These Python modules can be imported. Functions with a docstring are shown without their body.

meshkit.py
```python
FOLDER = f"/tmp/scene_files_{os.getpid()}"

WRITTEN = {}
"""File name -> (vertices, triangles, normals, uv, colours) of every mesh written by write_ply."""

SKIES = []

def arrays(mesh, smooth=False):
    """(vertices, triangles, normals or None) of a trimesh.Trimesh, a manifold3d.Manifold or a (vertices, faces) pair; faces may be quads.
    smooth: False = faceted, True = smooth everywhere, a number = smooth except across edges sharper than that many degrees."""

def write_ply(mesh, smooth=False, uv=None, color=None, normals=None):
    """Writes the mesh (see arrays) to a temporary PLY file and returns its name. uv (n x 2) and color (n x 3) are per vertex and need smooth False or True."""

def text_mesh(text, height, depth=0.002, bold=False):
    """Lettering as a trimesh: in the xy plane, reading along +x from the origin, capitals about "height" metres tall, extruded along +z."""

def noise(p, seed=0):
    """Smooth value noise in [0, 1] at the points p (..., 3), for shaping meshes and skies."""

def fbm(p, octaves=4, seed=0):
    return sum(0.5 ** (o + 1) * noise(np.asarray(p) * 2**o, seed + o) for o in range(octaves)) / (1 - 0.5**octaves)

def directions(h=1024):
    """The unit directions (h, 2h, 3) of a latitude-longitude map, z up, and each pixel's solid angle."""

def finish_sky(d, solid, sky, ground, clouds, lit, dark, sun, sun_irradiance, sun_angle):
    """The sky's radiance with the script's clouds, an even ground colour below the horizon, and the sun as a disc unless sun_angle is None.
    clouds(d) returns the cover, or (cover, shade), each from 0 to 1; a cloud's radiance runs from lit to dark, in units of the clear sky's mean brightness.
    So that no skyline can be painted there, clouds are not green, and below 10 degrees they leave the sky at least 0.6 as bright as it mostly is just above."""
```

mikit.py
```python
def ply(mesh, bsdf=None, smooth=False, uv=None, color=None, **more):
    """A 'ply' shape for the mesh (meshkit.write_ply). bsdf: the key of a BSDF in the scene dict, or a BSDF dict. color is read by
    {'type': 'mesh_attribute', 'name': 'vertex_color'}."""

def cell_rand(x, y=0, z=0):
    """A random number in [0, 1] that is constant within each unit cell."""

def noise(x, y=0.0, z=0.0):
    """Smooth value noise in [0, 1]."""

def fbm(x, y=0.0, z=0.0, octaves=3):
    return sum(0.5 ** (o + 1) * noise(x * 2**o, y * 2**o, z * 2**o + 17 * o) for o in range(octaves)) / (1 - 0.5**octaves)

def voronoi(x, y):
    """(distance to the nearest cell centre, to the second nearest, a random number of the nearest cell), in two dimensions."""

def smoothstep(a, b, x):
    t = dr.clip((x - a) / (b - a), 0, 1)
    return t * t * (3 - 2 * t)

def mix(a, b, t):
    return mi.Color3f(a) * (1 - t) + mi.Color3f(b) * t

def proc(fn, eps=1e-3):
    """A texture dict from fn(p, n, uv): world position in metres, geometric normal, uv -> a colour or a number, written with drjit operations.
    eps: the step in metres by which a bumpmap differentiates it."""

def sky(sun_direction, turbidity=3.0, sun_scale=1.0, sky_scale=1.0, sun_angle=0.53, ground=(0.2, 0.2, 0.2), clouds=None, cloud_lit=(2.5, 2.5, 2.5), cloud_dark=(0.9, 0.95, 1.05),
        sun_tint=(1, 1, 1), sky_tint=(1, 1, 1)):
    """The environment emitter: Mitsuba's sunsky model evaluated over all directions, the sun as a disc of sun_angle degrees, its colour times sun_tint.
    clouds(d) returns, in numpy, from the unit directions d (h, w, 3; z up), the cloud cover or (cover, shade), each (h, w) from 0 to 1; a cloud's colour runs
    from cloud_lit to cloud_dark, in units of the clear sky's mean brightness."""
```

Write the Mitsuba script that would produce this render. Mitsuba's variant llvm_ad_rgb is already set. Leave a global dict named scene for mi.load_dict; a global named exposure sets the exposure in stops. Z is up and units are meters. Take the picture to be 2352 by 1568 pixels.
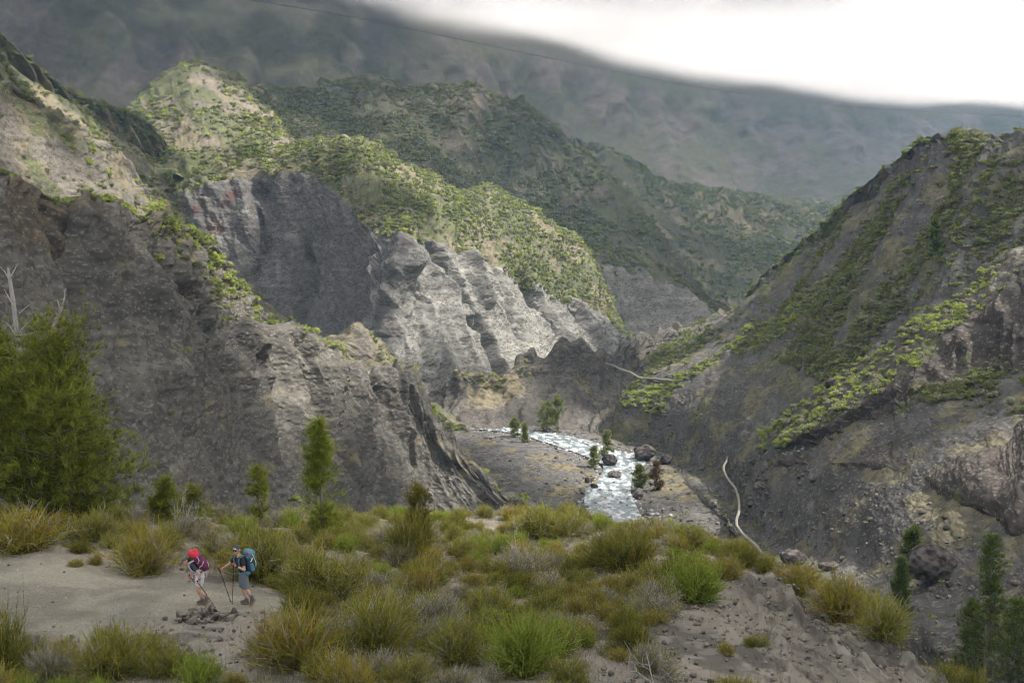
import math, random
import numpy as np, trimesh, mitsuba as mi, mikit, meshkit
from scipy.interpolate import PchipInterpolator
from scipy.ndimage import gaussian_filter, median_filter, zoom
import drjit as dr
T = mi.ScalarTransform4f
scene, labels = {}, {}
# ------------------------------------------------------------------ camera
PITCH = math.radians(7.0)
FOC = 2521.0                                  # focal length for a picture 2352 wide
CAM = np.array([0.0, 0.0, 100.0])
FWD = np.array([0, math.cos(PITCH), -math.sin(PITCH)])
UPV = np.array([0, math.sin(PITCH), math.cos(PITCH)])
scene['haze_air'] = {'type': 'homogeneous', 'albedo': {'type': 'rgb', 'value': [0.74, 0.9, 1.0]},
                     'sigma_t': {'type': 'rgb', 'value': [0.55e-4, 0.78e-4, 1.05e-4]}}
scene['camera'] = {'type': 'perspective', 'fov': 2 * math.degrees(math.atan(1176 / FOC)), 'fov_axis': 'x', 'near_clip': 0.5, 'far_clip': 20000.0,
                   'to_world': T().look_at(origin=CAM.tolist(), target=(CAM + FWD).tolist(), up=[0, 0, 1]),
                   'medium': {'type': 'ref', 'id': 'haze_air'}}
# ------------------------------------------------------------------ daylight: sun from the right, white overcast dome
SUN = np.array([0.61, -0.03, 0.79]); SUN /= np.linalg.norm(SUN)
def cover(d):
    return np.ones(d.shape[:2]), 0.75 * meshkit.fbm(d * np.array([2.2, 2.2, 5.0]), 5, 3)
scene['sky'] = mikit.sky(SUN.tolist(), turbidity=3.0, sun_scale=1.05, sun_angle=1.4, sun_tint=(0.88, 1.0, 1.25), clouds=cover, cloud_lit=(2.1, 2.12, 2.2), cloud_dark=(1.1, 1.15, 1.22))
exposure = 2.58
SKYTOP = 306.0                                # height of the cloud base (m)


def at(px, py, Y):
    """The point Y metres ahead of the viewpoint in the direction of a pixel of the 2352 x 1568 picture."""
    d = FWD + np.array([1.0, 0, 0]) * (px - 1176) / FOC - UPV * (py - 784) / FOC
    return CAM + d * (Y / d[1])


def project(P):
    d = P - CAM
    dep = d @ FWD
    return np.stack([1176 + FOC * d[..., 0] / dep, 784 - FOC * (d @ UPV) / dep, dep], -1)


def ridged(p, octaves=4, seed=0):
    out, a, tot = 0, 1.0, 0
    for o in range(octaves):
        out = out + a * (1 - np.abs(2 * meshkit.noise(p * 2 ** o, seed + o) - 1)); tot += a; a *= 0.5
    return out / tot


def erode(h, tilt, seed, drops=30000, rounds=4, life=70, ke=0.3, kc=2.5):
    """Rain running down a slope (rows are downhill, heights in cells): cuts the rills and gullies of a badland."""
    rng = np.random.default_rng(seed)
    nv, nu = h.shape
    fall = -tilt * np.arange(nv)[:, None]
    for _ in range(rounds):
        y, x = rng.uniform(1, nv - 3, drops), rng.uniform(1, nu - 3, drops)
        dx, dy, vel, water, sed = np.zeros(drops), np.zeros(drops), np.ones(drops), np.ones(drops), np.zeros(drops)
        alive = np.ones(drops, bool)
        for step in range(life):
            H = h + fall
            i, j = y.astype(int), x.astype(int)
            fy, fx = y - i, x - j
            a, b, c, d = H[i, j], H[i, j + 1], H[i + 1, j], H[i + 1, j + 1]
            gx, gy = (b - a) * (1 - fy) + (d - c) * fy, (c - a) * (1 - fx) + (d - b) * fx
            z0 = a * (1 - fx) * (1 - fy) + b * fx * (1 - fy) + c * (1 - fx) * fy + d * fx * fy
            dx, dy = dx * 0.25 - gx * 0.75, dy * 0.25 - gy * 0.75
            n = np.hypot(dx, dy) + 1e-9
            dx, dy = dx / n, dy / n
            x2, y2 = x + dx, y + dy
            alive &= (x2 > 1) & (x2 < nu - 3) & (y2 > 1) & (y2 < nv - 3)
            x2, y2 = np.where(alive, x2, x), np.where(alive, y2, y)
            i2, j2 = y2.astype(int), x2.astype(int)
            f2, e2 = y2 - i2, x2 - j2
            z1 = H[i2, j2] * (1 - e2) * (1 - f2) + H[i2, j2 + 1] * e2 * (1 - f2) + H[i2 + 1, j2] * (1 - e2) * f2 + H[i2 + 1, j2 + 1] * e2 * f2
            dz = z1 - z0
            cap = np.maximum(-dz, 0.01) * vel * water * kc
            put = np.where(dz > 0, np.minimum(sed, dz), np.where(sed > cap, (sed - cap) * 0.3, -np.minimum((cap - sed) * ke, np.maximum(-dz, 0) * 0.6))) * alive
            sed = sed - put
            idx = i * nu + j
            delta = np.zeros(nv * nu)
            for k, w in ((0, (1 - fx) * (1 - fy)), (1, fx * (1 - fy)), (nu, (1 - fx) * fy), (nu + 1, fx * fy)):
                delta += np.bincount(idx + k, put * w, nv * nu)
            h = h + np.clip(delta.reshape(nv, nu), -0.5, 0.5)
            vel = np.sqrt(np.clip(vel ** 2 - dz, 0.05, 9)); water *= 0.985
            x, y = x2, y2
        h = gaussian_filter(h, 0.45)
    return h


class Land:
    """A landform: a smooth surface through rows of points (ridge top first, foot last), then gullies, ledges and knobs."""
    def __init__(self, rows, nu, nv, vdens=None, even=False):
        C = np.array([[at(*p) if len(p) == 3 else np.array(p[1:]) for p in r] for r in rows], float)
        R, K = C.shape[:2]
        step = np.linalg.norm(np.diff(C, axis=1), axis=2).mean(0)
        uu = np.concatenate([[0], np.cumsum(step)]) / step.sum()
        if even:
            uu = np.linspace(0, 1, K)
        vd = np.array(vdens, float) if vdens is not None else np.linalg.norm(np.diff(C, axis=0), axis=2).mean(1)
        vv = np.concatenate([[0], np.cumsum(vd)]) / vd.sum()
        A = PchipInterpolator(vv, C, axis=0)(np.linspace(0, 1, nv))
        self.P = PchipInterpolator(uu, A, axis=1)(np.linspace(0, 1, nu))
        self.vv, self.uu = vv, uu
        self.U, self.V = np.meshgrid(np.linspace(0, 1, nu), np.linspace(0, 1, nv))
        self.nu, self.nv = nu, nv
        self.S = np.concatenate([np.zeros((nv, 1)), np.cumsum(np.linalg.norm(np.diff(self.P, axis=1), axis=2), axis=1)], 1)
        self.Tm = np.concatenate([np.zeros((1, nu)), np.cumsum(np.linalg.norm(np.diff(self.P, axis=0), axis=2), axis=0)], 0)

        n = self.normals(); n = gaussian_filter(n, (6, 6, 0)); self.N0 = n / (np.linalg.norm(n, axis=2, keepdims=True) + 1e-9)

    def normals(self):
        du, dv = np.gradient(self.P, axis=1), np.gradient(self.P, axis=0)
        n = np.cross(dv, du)
        n /= np.linalg.norm(n, axis=2, keepdims=True) + 1e-12
        flip = n[..., 2].mean() < 0
        return -n if flip else n

    def push(self, h, n=None):
        self.P = self.P + (self.N0 if n is None else n) * h[..., None]
        return self

    def gully(self, big, gap, seed, rain=0, tilt=0.6, warp=0.5, edge=0.3, ke=0.3, coarse=0.4, fine=0.35, wash=0.3, lump=0.35, mask=1.0):
        """Ribs and gullies BIG metres deep about GAP metres apart, then rain, first on a coarse grid and then lightly on the full one."""
        st = np.stack([self.S / gap, self.Tm / (gap * 4.5), np.zeros_like(self.S)], -1)
        w = meshkit.fbm(self.P / (gap * 1.5), 3, seed + 5) - 0.5
        st[..., 0] += warp * 2.5 * w
        h = big * (ridged(st, 3, seed) - 0.55)
        h += big * lump * (meshkit.fbm(self.P / (gap * 0.9), 5, seed + 9) - 0.5)
        cell = (np.median(np.diff(self.S, axis=1)) + np.median(np.diff(self.Tm, axis=0))) / 2
        if rain:
            g = zoom(h, coarse, order=1)
            e = erode(g * coarse / cell, tilt, seed, drops=rain // 4, ke=ke, life=60) / coarse * cell
            e = gaussian_filter(e - g, 0.5)
            h = h + wash * zoom(e, (h.shape[0] / e.shape[0], h.shape[1] / e.shape[1]), order=3)
            h = h + fine * (erode(h / cell, tilt, seed + 1, drops=rain // 2, ke=ke, rounds=2, life=40) * cell - h)
        m = edge + (1 - edge) * np.clip(np.minimum(self.V, 1 - self.V) * 8, 0, 1)
        return self.push(h * m * mask)

    def rills(self, depth, gap, seed, stretch=7.0, warp=1.0, sharp=1.6, octaves=3, mask=1.0):
        """Sharp ribs between runnels that the rain has cut straight down the face, each with smaller ones on its flanks."""
        w = meshkit.fbm(self.P / (gap * 2.2), 4, seed + 5) - 0.5
        h, a = 0, 1.0
        for o in range(octaves):
            k = 2.1 ** o
            st = np.stack([(self.S / gap + warp * w * (1 + 0.5 * o)) * k, self.Tm / (gap * stretch) * k + 7 * o, np.zeros_like(self.S)], -1)
            r = 1 - np.abs(2 * meshkit.noise(st, seed + o) - 1)
            h = h + a * (r ** sharp - 0.4); a *= 0.42
        m = np.clip(np.minimum(self.V, 1 - self.V) * 10, 0.15, 1)
        return self.push(depth * h * m * mask)

    def ledges(self, amp, gap, seed, mask=1.0, tilt=(0.05, 0.02)):
        """Beds of rock: hard layers stand out from the steep faces."""
        p = self.P
        z = p[..., 2] + tilt[0] * p[..., 0] + tilt[1] * p[..., 1] + 2.0 * gap * (meshkit.fbm(p / (gap * 30), 2, seed) - 0.5)
        q = np.stack([p[..., 0] / (gap * 20), p[..., 1] / (gap * 20), z / gap], -1)
        h = amp * (meshkit.fbm(q, 3, seed + 3) - 0.5) * 2
        n = self.N0 * np.array([1, 1, 0.0])
        return self.push(h * mask * sm(0.45, 0.8, np.linalg.norm(n, axis=2)), n)

    def rough(self, amp, size, seed, octaves=4, mask=1.0):
        return self.push(amp * 2 * (meshkit.fbm(self.P / size, octaves, seed) - 0.5) * mask)

    def mesh(self):
        nv, nu = self.nv, self.nu
        i, j = np.meshgrid(np.arange(nv - 1), np.arange(nu - 1), indexing='ij')
        a = i * nu + j
        f = np.stack([a, a + nu, a + nu + 1, a + 1], -1).reshape(-1, 4)
        f = np.vstack([f[:, [0, 1, 2]], f[:, [0, 2, 3]]])
        v = self.P.reshape(-1, 3)
        if np.cross(v[f[:, 1]] - v[f[:, 0]], v[f[:, 2]] - v[f[:, 0]])[:, 2].mean() < 0:
            f = f[:, ::-1]
        return v, f


def carve(L, pts, depth, width):
    """A gully (or, with a negative depth, a sharp rib) along a line on the land."""
    pix = project(L.P)
    c = np.array([L.P.reshape(-1, 3)[np.argmin(np.hypot(pix[..., 0] - x, pix[..., 1] - y) + 0.02 * pix[..., 2])] for x, y in pts])
    c = np.array([np.interp(np.linspace(0, len(c) - 1, 40), np.arange(len(c)), c[:, q]) for q in range(3)]).T
    q = L.P + (np.stack([meshkit.fbm(L.P / (width * 2.5), 3, 50 + a) for a in range(3)], -1) - 0.5) * width * 2.2
    d = np.min([np.linalg.norm(q - a, axis=2) for a in c], axis=0)
    return L.push(-depth * np.clip(1 - d / width, 0, 1) ** 1.4)


def lin(*stops):
    return lambda t: np.interp(t, *zip(*stops))


LANDS = {}


def put(name, land, color, label=None):
    LANDS[name] = land
    land.pix = project(land.P)
    scene[name] = mikit.ply(land.mesh(), 'terrain_rock', smooth=True, color=np.clip(color, 0.005, 0.9).reshape(-1, 3))
    labels[name] = {'kind': 'structure'}
    if label:
        labels[name]['label'] = label


def dark_specks(p, n, uv):  # dark specks mixed into the rock colour, standing in for crevice shade and clasts
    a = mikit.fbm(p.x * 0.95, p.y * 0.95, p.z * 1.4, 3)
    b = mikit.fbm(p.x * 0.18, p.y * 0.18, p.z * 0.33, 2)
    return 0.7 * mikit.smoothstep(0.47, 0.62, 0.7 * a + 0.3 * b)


def grit(p, n, uv):
    return mikit.fbm(p.x * 1.2, p.y * 1.2, p.z * 1.7, 3)


def pale_stones(p, n, uv):
    return 0.42 * mikit.smoothstep(0.6, 0.72, mikit.fbm(p.x * 1.9 + 40, p.y * 1.9, p.z * 2.3, 2))


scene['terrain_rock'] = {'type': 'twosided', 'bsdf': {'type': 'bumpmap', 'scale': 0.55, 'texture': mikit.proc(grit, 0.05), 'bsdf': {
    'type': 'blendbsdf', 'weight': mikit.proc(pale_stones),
    'ground': {'type': 'blendbsdf', 'weight': mikit.proc(dark_specks), 'light': {'type': 'diffuse', 'reflectance': {'type': 'mesh_attribute', 'name': 'vertex_color'}},
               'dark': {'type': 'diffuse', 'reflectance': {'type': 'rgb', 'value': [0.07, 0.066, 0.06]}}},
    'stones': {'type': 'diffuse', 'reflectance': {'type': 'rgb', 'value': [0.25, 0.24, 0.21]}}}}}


def mixc(a, b, t):
    return np.asarray(a) * (1 - t[..., None]) + np.asarray(b) * t[..., None]


def blob(L, *spots):
    """1 near the given points of the land, falling to 0 at their radius."""
    out = np.zeros(L.P.shape[:2])
    for px, py, Y, r in spots:
        out = np.maximum(out, 1 - sm(0.5, 1.1, np.linalg.norm(L.P - at(px, py, Y), axis=2) / r))
    return out


def sm(a, b, x):
    t = np.clip((x - a) / (b - a), 0, 1); return t * t * (3 - 2 * t)


def rock_color(L, seed, base=(0.165, 0.155, 0.135), dark=(0.09, 0.088, 0.082), light=(0.24, 0.23, 0.195), beds=3.0):
    p = L.P
    n1 = meshkit.fbm(p / 14.0, 4, seed)
    n2 = meshkit.fbm(p / 2.2, 3, seed + 1)
    q = np.stack([p[..., 0] / 80, p[..., 1] / 80, (p[..., 2] + 0.05 * p[..., 0]) / beds], -1)
    bed = meshkit.fbm(q, 3, seed + 2)
    c = mixc(base, dark, sm(0.5, 0.75, n1) * 0.8)
    c = mixc(c, light, sm(0.52, 0.7, bed) * 0.6)
    return 1.2 * c * (0.6 + 0.8 * n2)[..., None]


def patch(L, c, color, size, level, soft, seed, mask=1.0, stretch=(1, 1, 1)):
    n = meshkit.fbm(L.P / size * np.array(stretch), 5, seed) + mask - 1.0
    col = np.asarray(color) * (0.7 + 0.6 * meshkit.noise(L.P / 1.5, seed + 7))[..., None]
    t = sm(level, level + soft, n)
    return c * (1 - t[..., None]) + col * t[..., None], t
def back(row, dY, z):
    return [('w', *(at(*p) + np.array([0, dY, 0]) * np.array([1, 1, 0]))[:2], z if np.isscalar(z) else z[k]) for k, p in enumerate(row)]
def hid(row, dY, dz):
    return [('w', *(at(*p) + np.array([0, dY, dz]))) for p in row]
def ray(pts, dY=0, dpy=0):
    return [(p[0], p[1] + dpy, p[2] + dY) for p in pts]
DRY, GREEN, OLIVE = (0.19, 0.166, 0.108), (0.105, 0.115, 0.055), (0.1, 0.1, 0.062)
# ------------------------------------------------------------------ back wall, up into the cloud
COLS = [(-500, 800), (-100, 900), (300, 1030), (740, 1190), (1100, 1420), (1286, 1585), (1608, 1940), (1998, 2350), (2352, 2540), (2900, 2760)]
def wall_row(dY, z):
    out = []
    for px, Y in COLS:
        p = at(px, 400, Y); s = (Y + dY) / Y
        out.append(('w', p[0] * s, Y + dY, 100 + z))
    return out
L = Land([wall_row(5, 204.5), wall_row(-60, 135), wall_row(-150, 70), wall_row(-250, 5), wall_row(-370, -70)], 420, 170, even=True)
L.gully(36, 150, 11, rain=26000, tilt=0.6, edge=0.0).rills(9, 45, 1112, stretch=5, mask=sm(0, 0.1, L.V)).rough(5, 30, 12, mask=sm(0, 0.1, L.V))
c = mixc(np.array(OLIVE) * 0.9, (0.115, 0.1, 0.084), sm(0.47, 0.58, meshkit.fbm(L.P / 60, 5, 13)))
c = c * (0.6 + 0.8 * meshkit.fbm(L.P / 7, 3, 14))[..., None]
put('mountain_wall', L, c)
U_ = Land([wall_row(460, 640), wall_row(190, 350), wall_row(5, 205.4), wall_row(60, 205.4)], 420, 60, vdens=[1, 1, 0.4], even=True)
put('mountain_top', U_, np.ones((60, 420, 3)) * np.array([0.085, 0.08, 0.062]))

# ------------------------------------------------------------------ far green slope
r = [[(1330, 320, 1130), (1450, 350, 1150), (1545, 410, 1190), (1700, 440, 1300), (1850, 465, 1420), (1980, 470, 1500), (2100, 470, 1500)],
     [(1340, 400, 1020), (1450, 440, 1030), (1545, 475, 1040), (1700, 530, 1080), (1850, 545, 1150), (1960, 545, 1200), (2080, 540, 1200)],
     [(1400, 520, 930), (1500, 590, 930), (1590, 640, 920), (1700, 690, 900), (1800, 680, 900), (1900, 640, 930), (2050, 620, 950)],
     [(1400, 720, 860), (1500, 740, 860), (1600, 760, 860), (1700, 780, 850), (1800, 780, 850), (1900, 760, 860), (2050, 750, 860)]]
L = Land([hid(r[0], 120, 5)] + r, 240, 150)
L.gully(9, 70, 21, rain=12000, edge=0.3).rough(3, 16, 22)
c = mixc(np.array(GREEN) * 0.8, OLIVE, sm(0.4, 0.6, meshkit.fbm(L.P / 40, 4, 23)))
c, _ = patch(L, c, (0.2, 0.18, 0.12), 40, 0.55, 0.06, 24)
c = c * (0.6 + 0.8 * meshkit.fbm(L.P / 6, 3, 25))[..., None]
put('far_slope', L, c)

# ------------------------------------------------------------------ second spur
crest = [(560, 190, 800), (660, 200, 840), (760, 185, 900), (850, 165, 930), (930, 193, 920), (1040, 195, 900), (1200, 225, 880), (1260, 290, 860), (1340, 345, 840), (1430, 405, 820), (1490, 475, 800), (1535, 560, 780), (1600, 640, 760), (1664, 714, 745)]
mid = [(600, 250, 760), (670, 270, 780), (740, 280, 790), (800, 290, 800), (880, 290, 800), (1000, 320, 800), (1130, 400, 790), (1230, 440, 775), (1300, 490, 760), (1390, 540, 740), (1470, 580, 735), (1530, 640, 725), (1595, 685, 715), (1655, 735, 715)]
low = [(640, 330, 700), (700, 330, 700), (760, 340, 705), (850, 380, 705), (930, 400, 705), (1050, 450, 700), (1150, 500, 690), (1250, 560, 680), (1330, 600, 670), (1420, 610, 680), (1470, 625, 692), (1540, 655, 695), (1600, 690, 700), (1655, 740, 705)]
foot = [(640, 520, 680), (700, 520, 680), (760, 520, 685), (850, 560, 685), (930, 580, 685), (1050, 640, 680), (1150, 700, 670), (1250, 740, 660), (1330, 760, 655), (1425, 830, 662), (1465, 830, 655), (1540, 830, 662), (1600, 830, 670), (1655, 830, 684)]
L = Land([hid(crest, 110, -60), crest, mid, low, foot], 400, 250)
V = L.V; cl = sm(L.vv[3] - 0.03, L.vv[3] + 0.04, V)
L.gully(10, 64, 31, rain=30000, edge=0.35).rills(5, 30, 321, stretch=4).ledges(1.4, 4.5, 32, cl).rough(2, 10, 33)
c = mixc(OLIVE, GREEN, sm(0.42, 0.62, meshkit.fbm(L.P / 35, 4, 34)))
c, _ = patch(L, c, (0.17, 0.145, 0.11), 30, 0.56, 0.06, 35)
rk = rock_color(L, 36)
t = sm(-0.1, 0.1, cl - 0.5 + (meshkit.fbm(L.P / 18, 4, 37) - 0.5) * 1.2)
put('spur_far', L, c * (1 - t[..., None]) * (0.6 + 0.8 * meshkit.fbm(L.P / 5, 3, 38))[..., None] + rk * t[..., None])

# ------------------------------------------------------------------ round hill
crest = [(200, 290, 540), (260, 262, 560), (330, 200, 600), (385, 150, 615), (440, 127, 620), (530, 150, 620), (600, 215, 610), (660, 280, 590), (718, 345, 565)]
mid = [(220, 320, 515), (280, 310, 530), (340, 270, 545), (390, 245, 550), (440, 230, 550), (530, 260, 550), (600, 290, 548), (660, 322, 545), (715, 355, 545)]
foot = [(240, 420, 490), (300, 420, 495), (380, 420, 500), (420, 420, 500), (450, 420, 505), (540, 420, 505), (620, 420, 510), (680, 420, 520), (720, 420, 525)]
L = Land([hid(crest, 80, -40), crest, mid, foot], 220, 130)
L.gully(5, 40, 41, rain=12000, edge=0.3).rough(1.5, 8, 42)
c = rock_color(L, 43, base=(0.15, 0.128, 0.1))
c, _ = patch(L, c, DRY, 22, 0.46, 0.08, 44)
c, _ = patch(L, c, GREEN, 18, 0.5, 0.06, 45)
put('round_hill', L, c)

# ------------------------------------------------------------------ left ridges
crest = [(-300, -60, 320), (-150, -20, 345), (0, 85, 380), (110, 165, 410), (200, 212, 440), (290, 265, 480), (345, 315, 500), (400, 400, 480)]
foot = [(-300, 200, 280), (-150, 200, 300), (0, 280, 330), (100, 340, 350), (200, 400, 375), (290, 460, 400), (360, 510, 410), (420, 540, 410)]
L = Land([hid(crest, 70, -40), crest, [tuple((np.array(a) * .45 + np.array(b) * .55) - np.array([0, 14, 0])) for a, b in zip(crest, foot)], foot], 200, 110)
L.gully(3.5, 36, 51, rain=10000, edge=0.3).rough(1.5, 8, 52)
c = mixc(OLIVE, GREEN, sm(0.42, 0.6, meshkit.fbm(L.P / 20, 4, 53)))
c, _ = patch(L, c, DRY, 25, 0.52, 0.08, 54)
put('ridge_left_far', L, c)

crest = [(-300, -10, 200), (-150, 60, 230), (0, 165, 255), (80, 215, 268), (160, 265, 280), (240, 310, 292), (310, 395, 305), (370, 450, 316), (440, 515, 328), (520, 590, 340), (620, 680, 350), (720, 748, 358), (790, 762, 364), (832, 738, 366), (880, 775, 365), (930, 850, 363), (985, 910, 361), (1040, 950, 357), (1078, 985, 352)]
mid = [(-300, 140, 180), (-150, 230, 212), (0, 320, 238), (80, 350, 252), (160, 390, 264), (240, 420, 277), (310, 460, 290), (370, 500, 302), (440, 560, 315), (520, 650, 327), (620, 740, 338), (720, 800, 346), (790, 840, 350), (830, 860, 351), (880, 885, 351), (930, 915, 351), (985, 955, 350), (1045, 985, 347), (1084, 1000, 345)]
foot = [(-300, 420, 170), (-150, 470, 195), (0, 540, 218), (80, 560, 232), (160, 590, 246), (240, 620, 260), (310, 650, 273), (370, 690, 286), (440, 760, 300), (520, 850, 313), (620, 940, 324), (720, 990, 330), (790, 1010, 333), (830, 1020, 334), (880, 1030, 335), (930, 1035, 336), (985, 1035, 337), (1045, 1032, 338), (1090, 1025, 338)]
L = Land([hid(crest, 50, -40), hid(crest, 12, -3), crest, mid, foot], 380, 190, vdens=[0.4, 0.2, 1, 1])
L.gully(4, 28, 61, rain=24000, edge=0.4, wash=0.3, lump=0.3, mask=0.4 + 0.6 * sm(0.12, 0.35, L.U)).ledges(0.5, 1.6, 62).rough(0.8, 4, 63)
c = rock_color(L, 64, base=(0.12, 0.109, 0.09), light=(0.17, 0.157, 0.127))
top = 1 - sm(L.vv[2] + 0.05, L.vv[3], L.V)
c, _ = patch(L, c, (0.16, 0.14, 0.095), 12, 0.55, 0.07, 65, 0.98 + 0.12 * top)
c, _ = patch(L, c, GREEN, 12, 0.56, 0.06, 66)
put('ridge_left_middle', L, c)

# ------------------------------------------------------------------ main spur with the pale cliff
crest = [(330, 330, 530), (430, 335, 535), (520, 330, 540), (640, 350, 540), (720, 325, 530), (830, 315, 535), (910, 355, 545), (1000, 402, 560), (1060, 432, 570), (1115, 420, 585), (1180, 450, 590), (1260, 505, 600), (1320, 535, 605), (1365, 600, 600), (1405, 680, 595), (1442, 772, 585)]
lip = [(350, 430, 490), (420, 440, 490), (490, 415, 492), (590, 400, 495), (690, 390, 495), (780, 450, 475), (850, 520, 452), (930, 540, 442), (1000, 545, 460), (1060, 570, 480), (1130, 598, 500), (1200, 630, 520), (1270, 665, 540), (1330, 690, 555), (1385, 725, 565), (1430, 775, 575)]
mid = [(390, 560, 482), (450, 570, 482), (520, 575, 483), (600, 572, 483), (690, 570, 480), (780, 585, 464), (845, 620, 443), (905, 690, 426), (960, 705, 434), (1040, 720, 447), (1110, 740, 464), (1180, 750, 484), (1260, 760, 506), (1330, 765, 532), (1390, 775, 552), (1434, 790, 566)]
foot = [(400, 800, 470), (460, 810, 470), (530, 810, 468), (610, 810, 466), (700, 820, 461), (780, 840, 446), (850, 870, 428), (890, 905, 410), (960, 915, 408), (1020, 915, 416), (1090, 900, 430), (1165, 890, 447), (1250, 870, 472), (1330, 850, 504), (1390, 835, 528), (1440, 820, 550)]
L = Land([hid(crest, 90, -50), crest, lip, mid, foot, hid(foot, -8, -20)], 530, 340, vdens=[0.35, 1, 1, 1.2, 0.1])
V = L.V; cl = sm(L.vv[2] - 0.02, L.vv[2] + 0.03, V)
L.gully(5, 44, 71, rain=50000, edge=0.3, tilt=0.8, wash=0.25, lump=0.25).rills(3.8, 16, 771, mask=cl, stretch=5)
for pts, dp, wd in (([(1000, 560), (1045, 630), (1090, 720), (1150, 835)], 6, 6), ([(1090, 740), (1120, 790), (1135, 850)], 4, 4), ([(1125, 605), (1165, 680), (1200, 760)], 4, 5), ([(1195, 640), (1260, 720), (1330, 800)], 5, 6), ([(1080, 590), (1105, 650), (1130, 700)], -3, 4), ([(930, 560), (900, 680), (890, 850)], -4, 7), ([(700, 560), (705, 650), (700, 760)], 4, 6), ([(600, 430), (590, 560), (600, 720)], 4, 6), ([(960, 560), (965, 680), (985, 860)], 2.5, 4), ([(1290, 680), (1340, 740), (1400, 800)], 4, 5)):
    carve(L, pts, dp * 1.9, wd * 1.1)
L.ledges(0.75, 2.6, 72, cl).rough(0.9, 5, 73)
c = mixc(GREEN, DRY, sm(0.45, 0.62, meshkit.fbm(L.P / 16, 4, 74)))
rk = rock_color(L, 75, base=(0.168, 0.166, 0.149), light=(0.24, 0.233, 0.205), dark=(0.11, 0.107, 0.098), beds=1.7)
rk, _ = patch(L, rk, (0.115, 0.111, 0.104), 22, 0.47, 0.08, 78, 1.0 + 0.35 * (sm(0.47, 0.43, L.U) - 0.75))  # darker rock left of the arete, with the wall's shade painted in
red = blob(L, (460, 480, 490, 10), (530, 465, 492, 9), (500, 520, 487, 8))
rk, _ = patch(L, rk, (0.105, 0.062, 0.055), 6, 0.46, 0.16, 79, 0.6 + 0.45 * red, stretch=(1.6, 1.6, 0.6))
t = sm(-0.12, 0.12, cl - 0.5 + (meshkit.fbm(L.P / 14, 4, 76) - 0.5) * 1.0)
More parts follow.
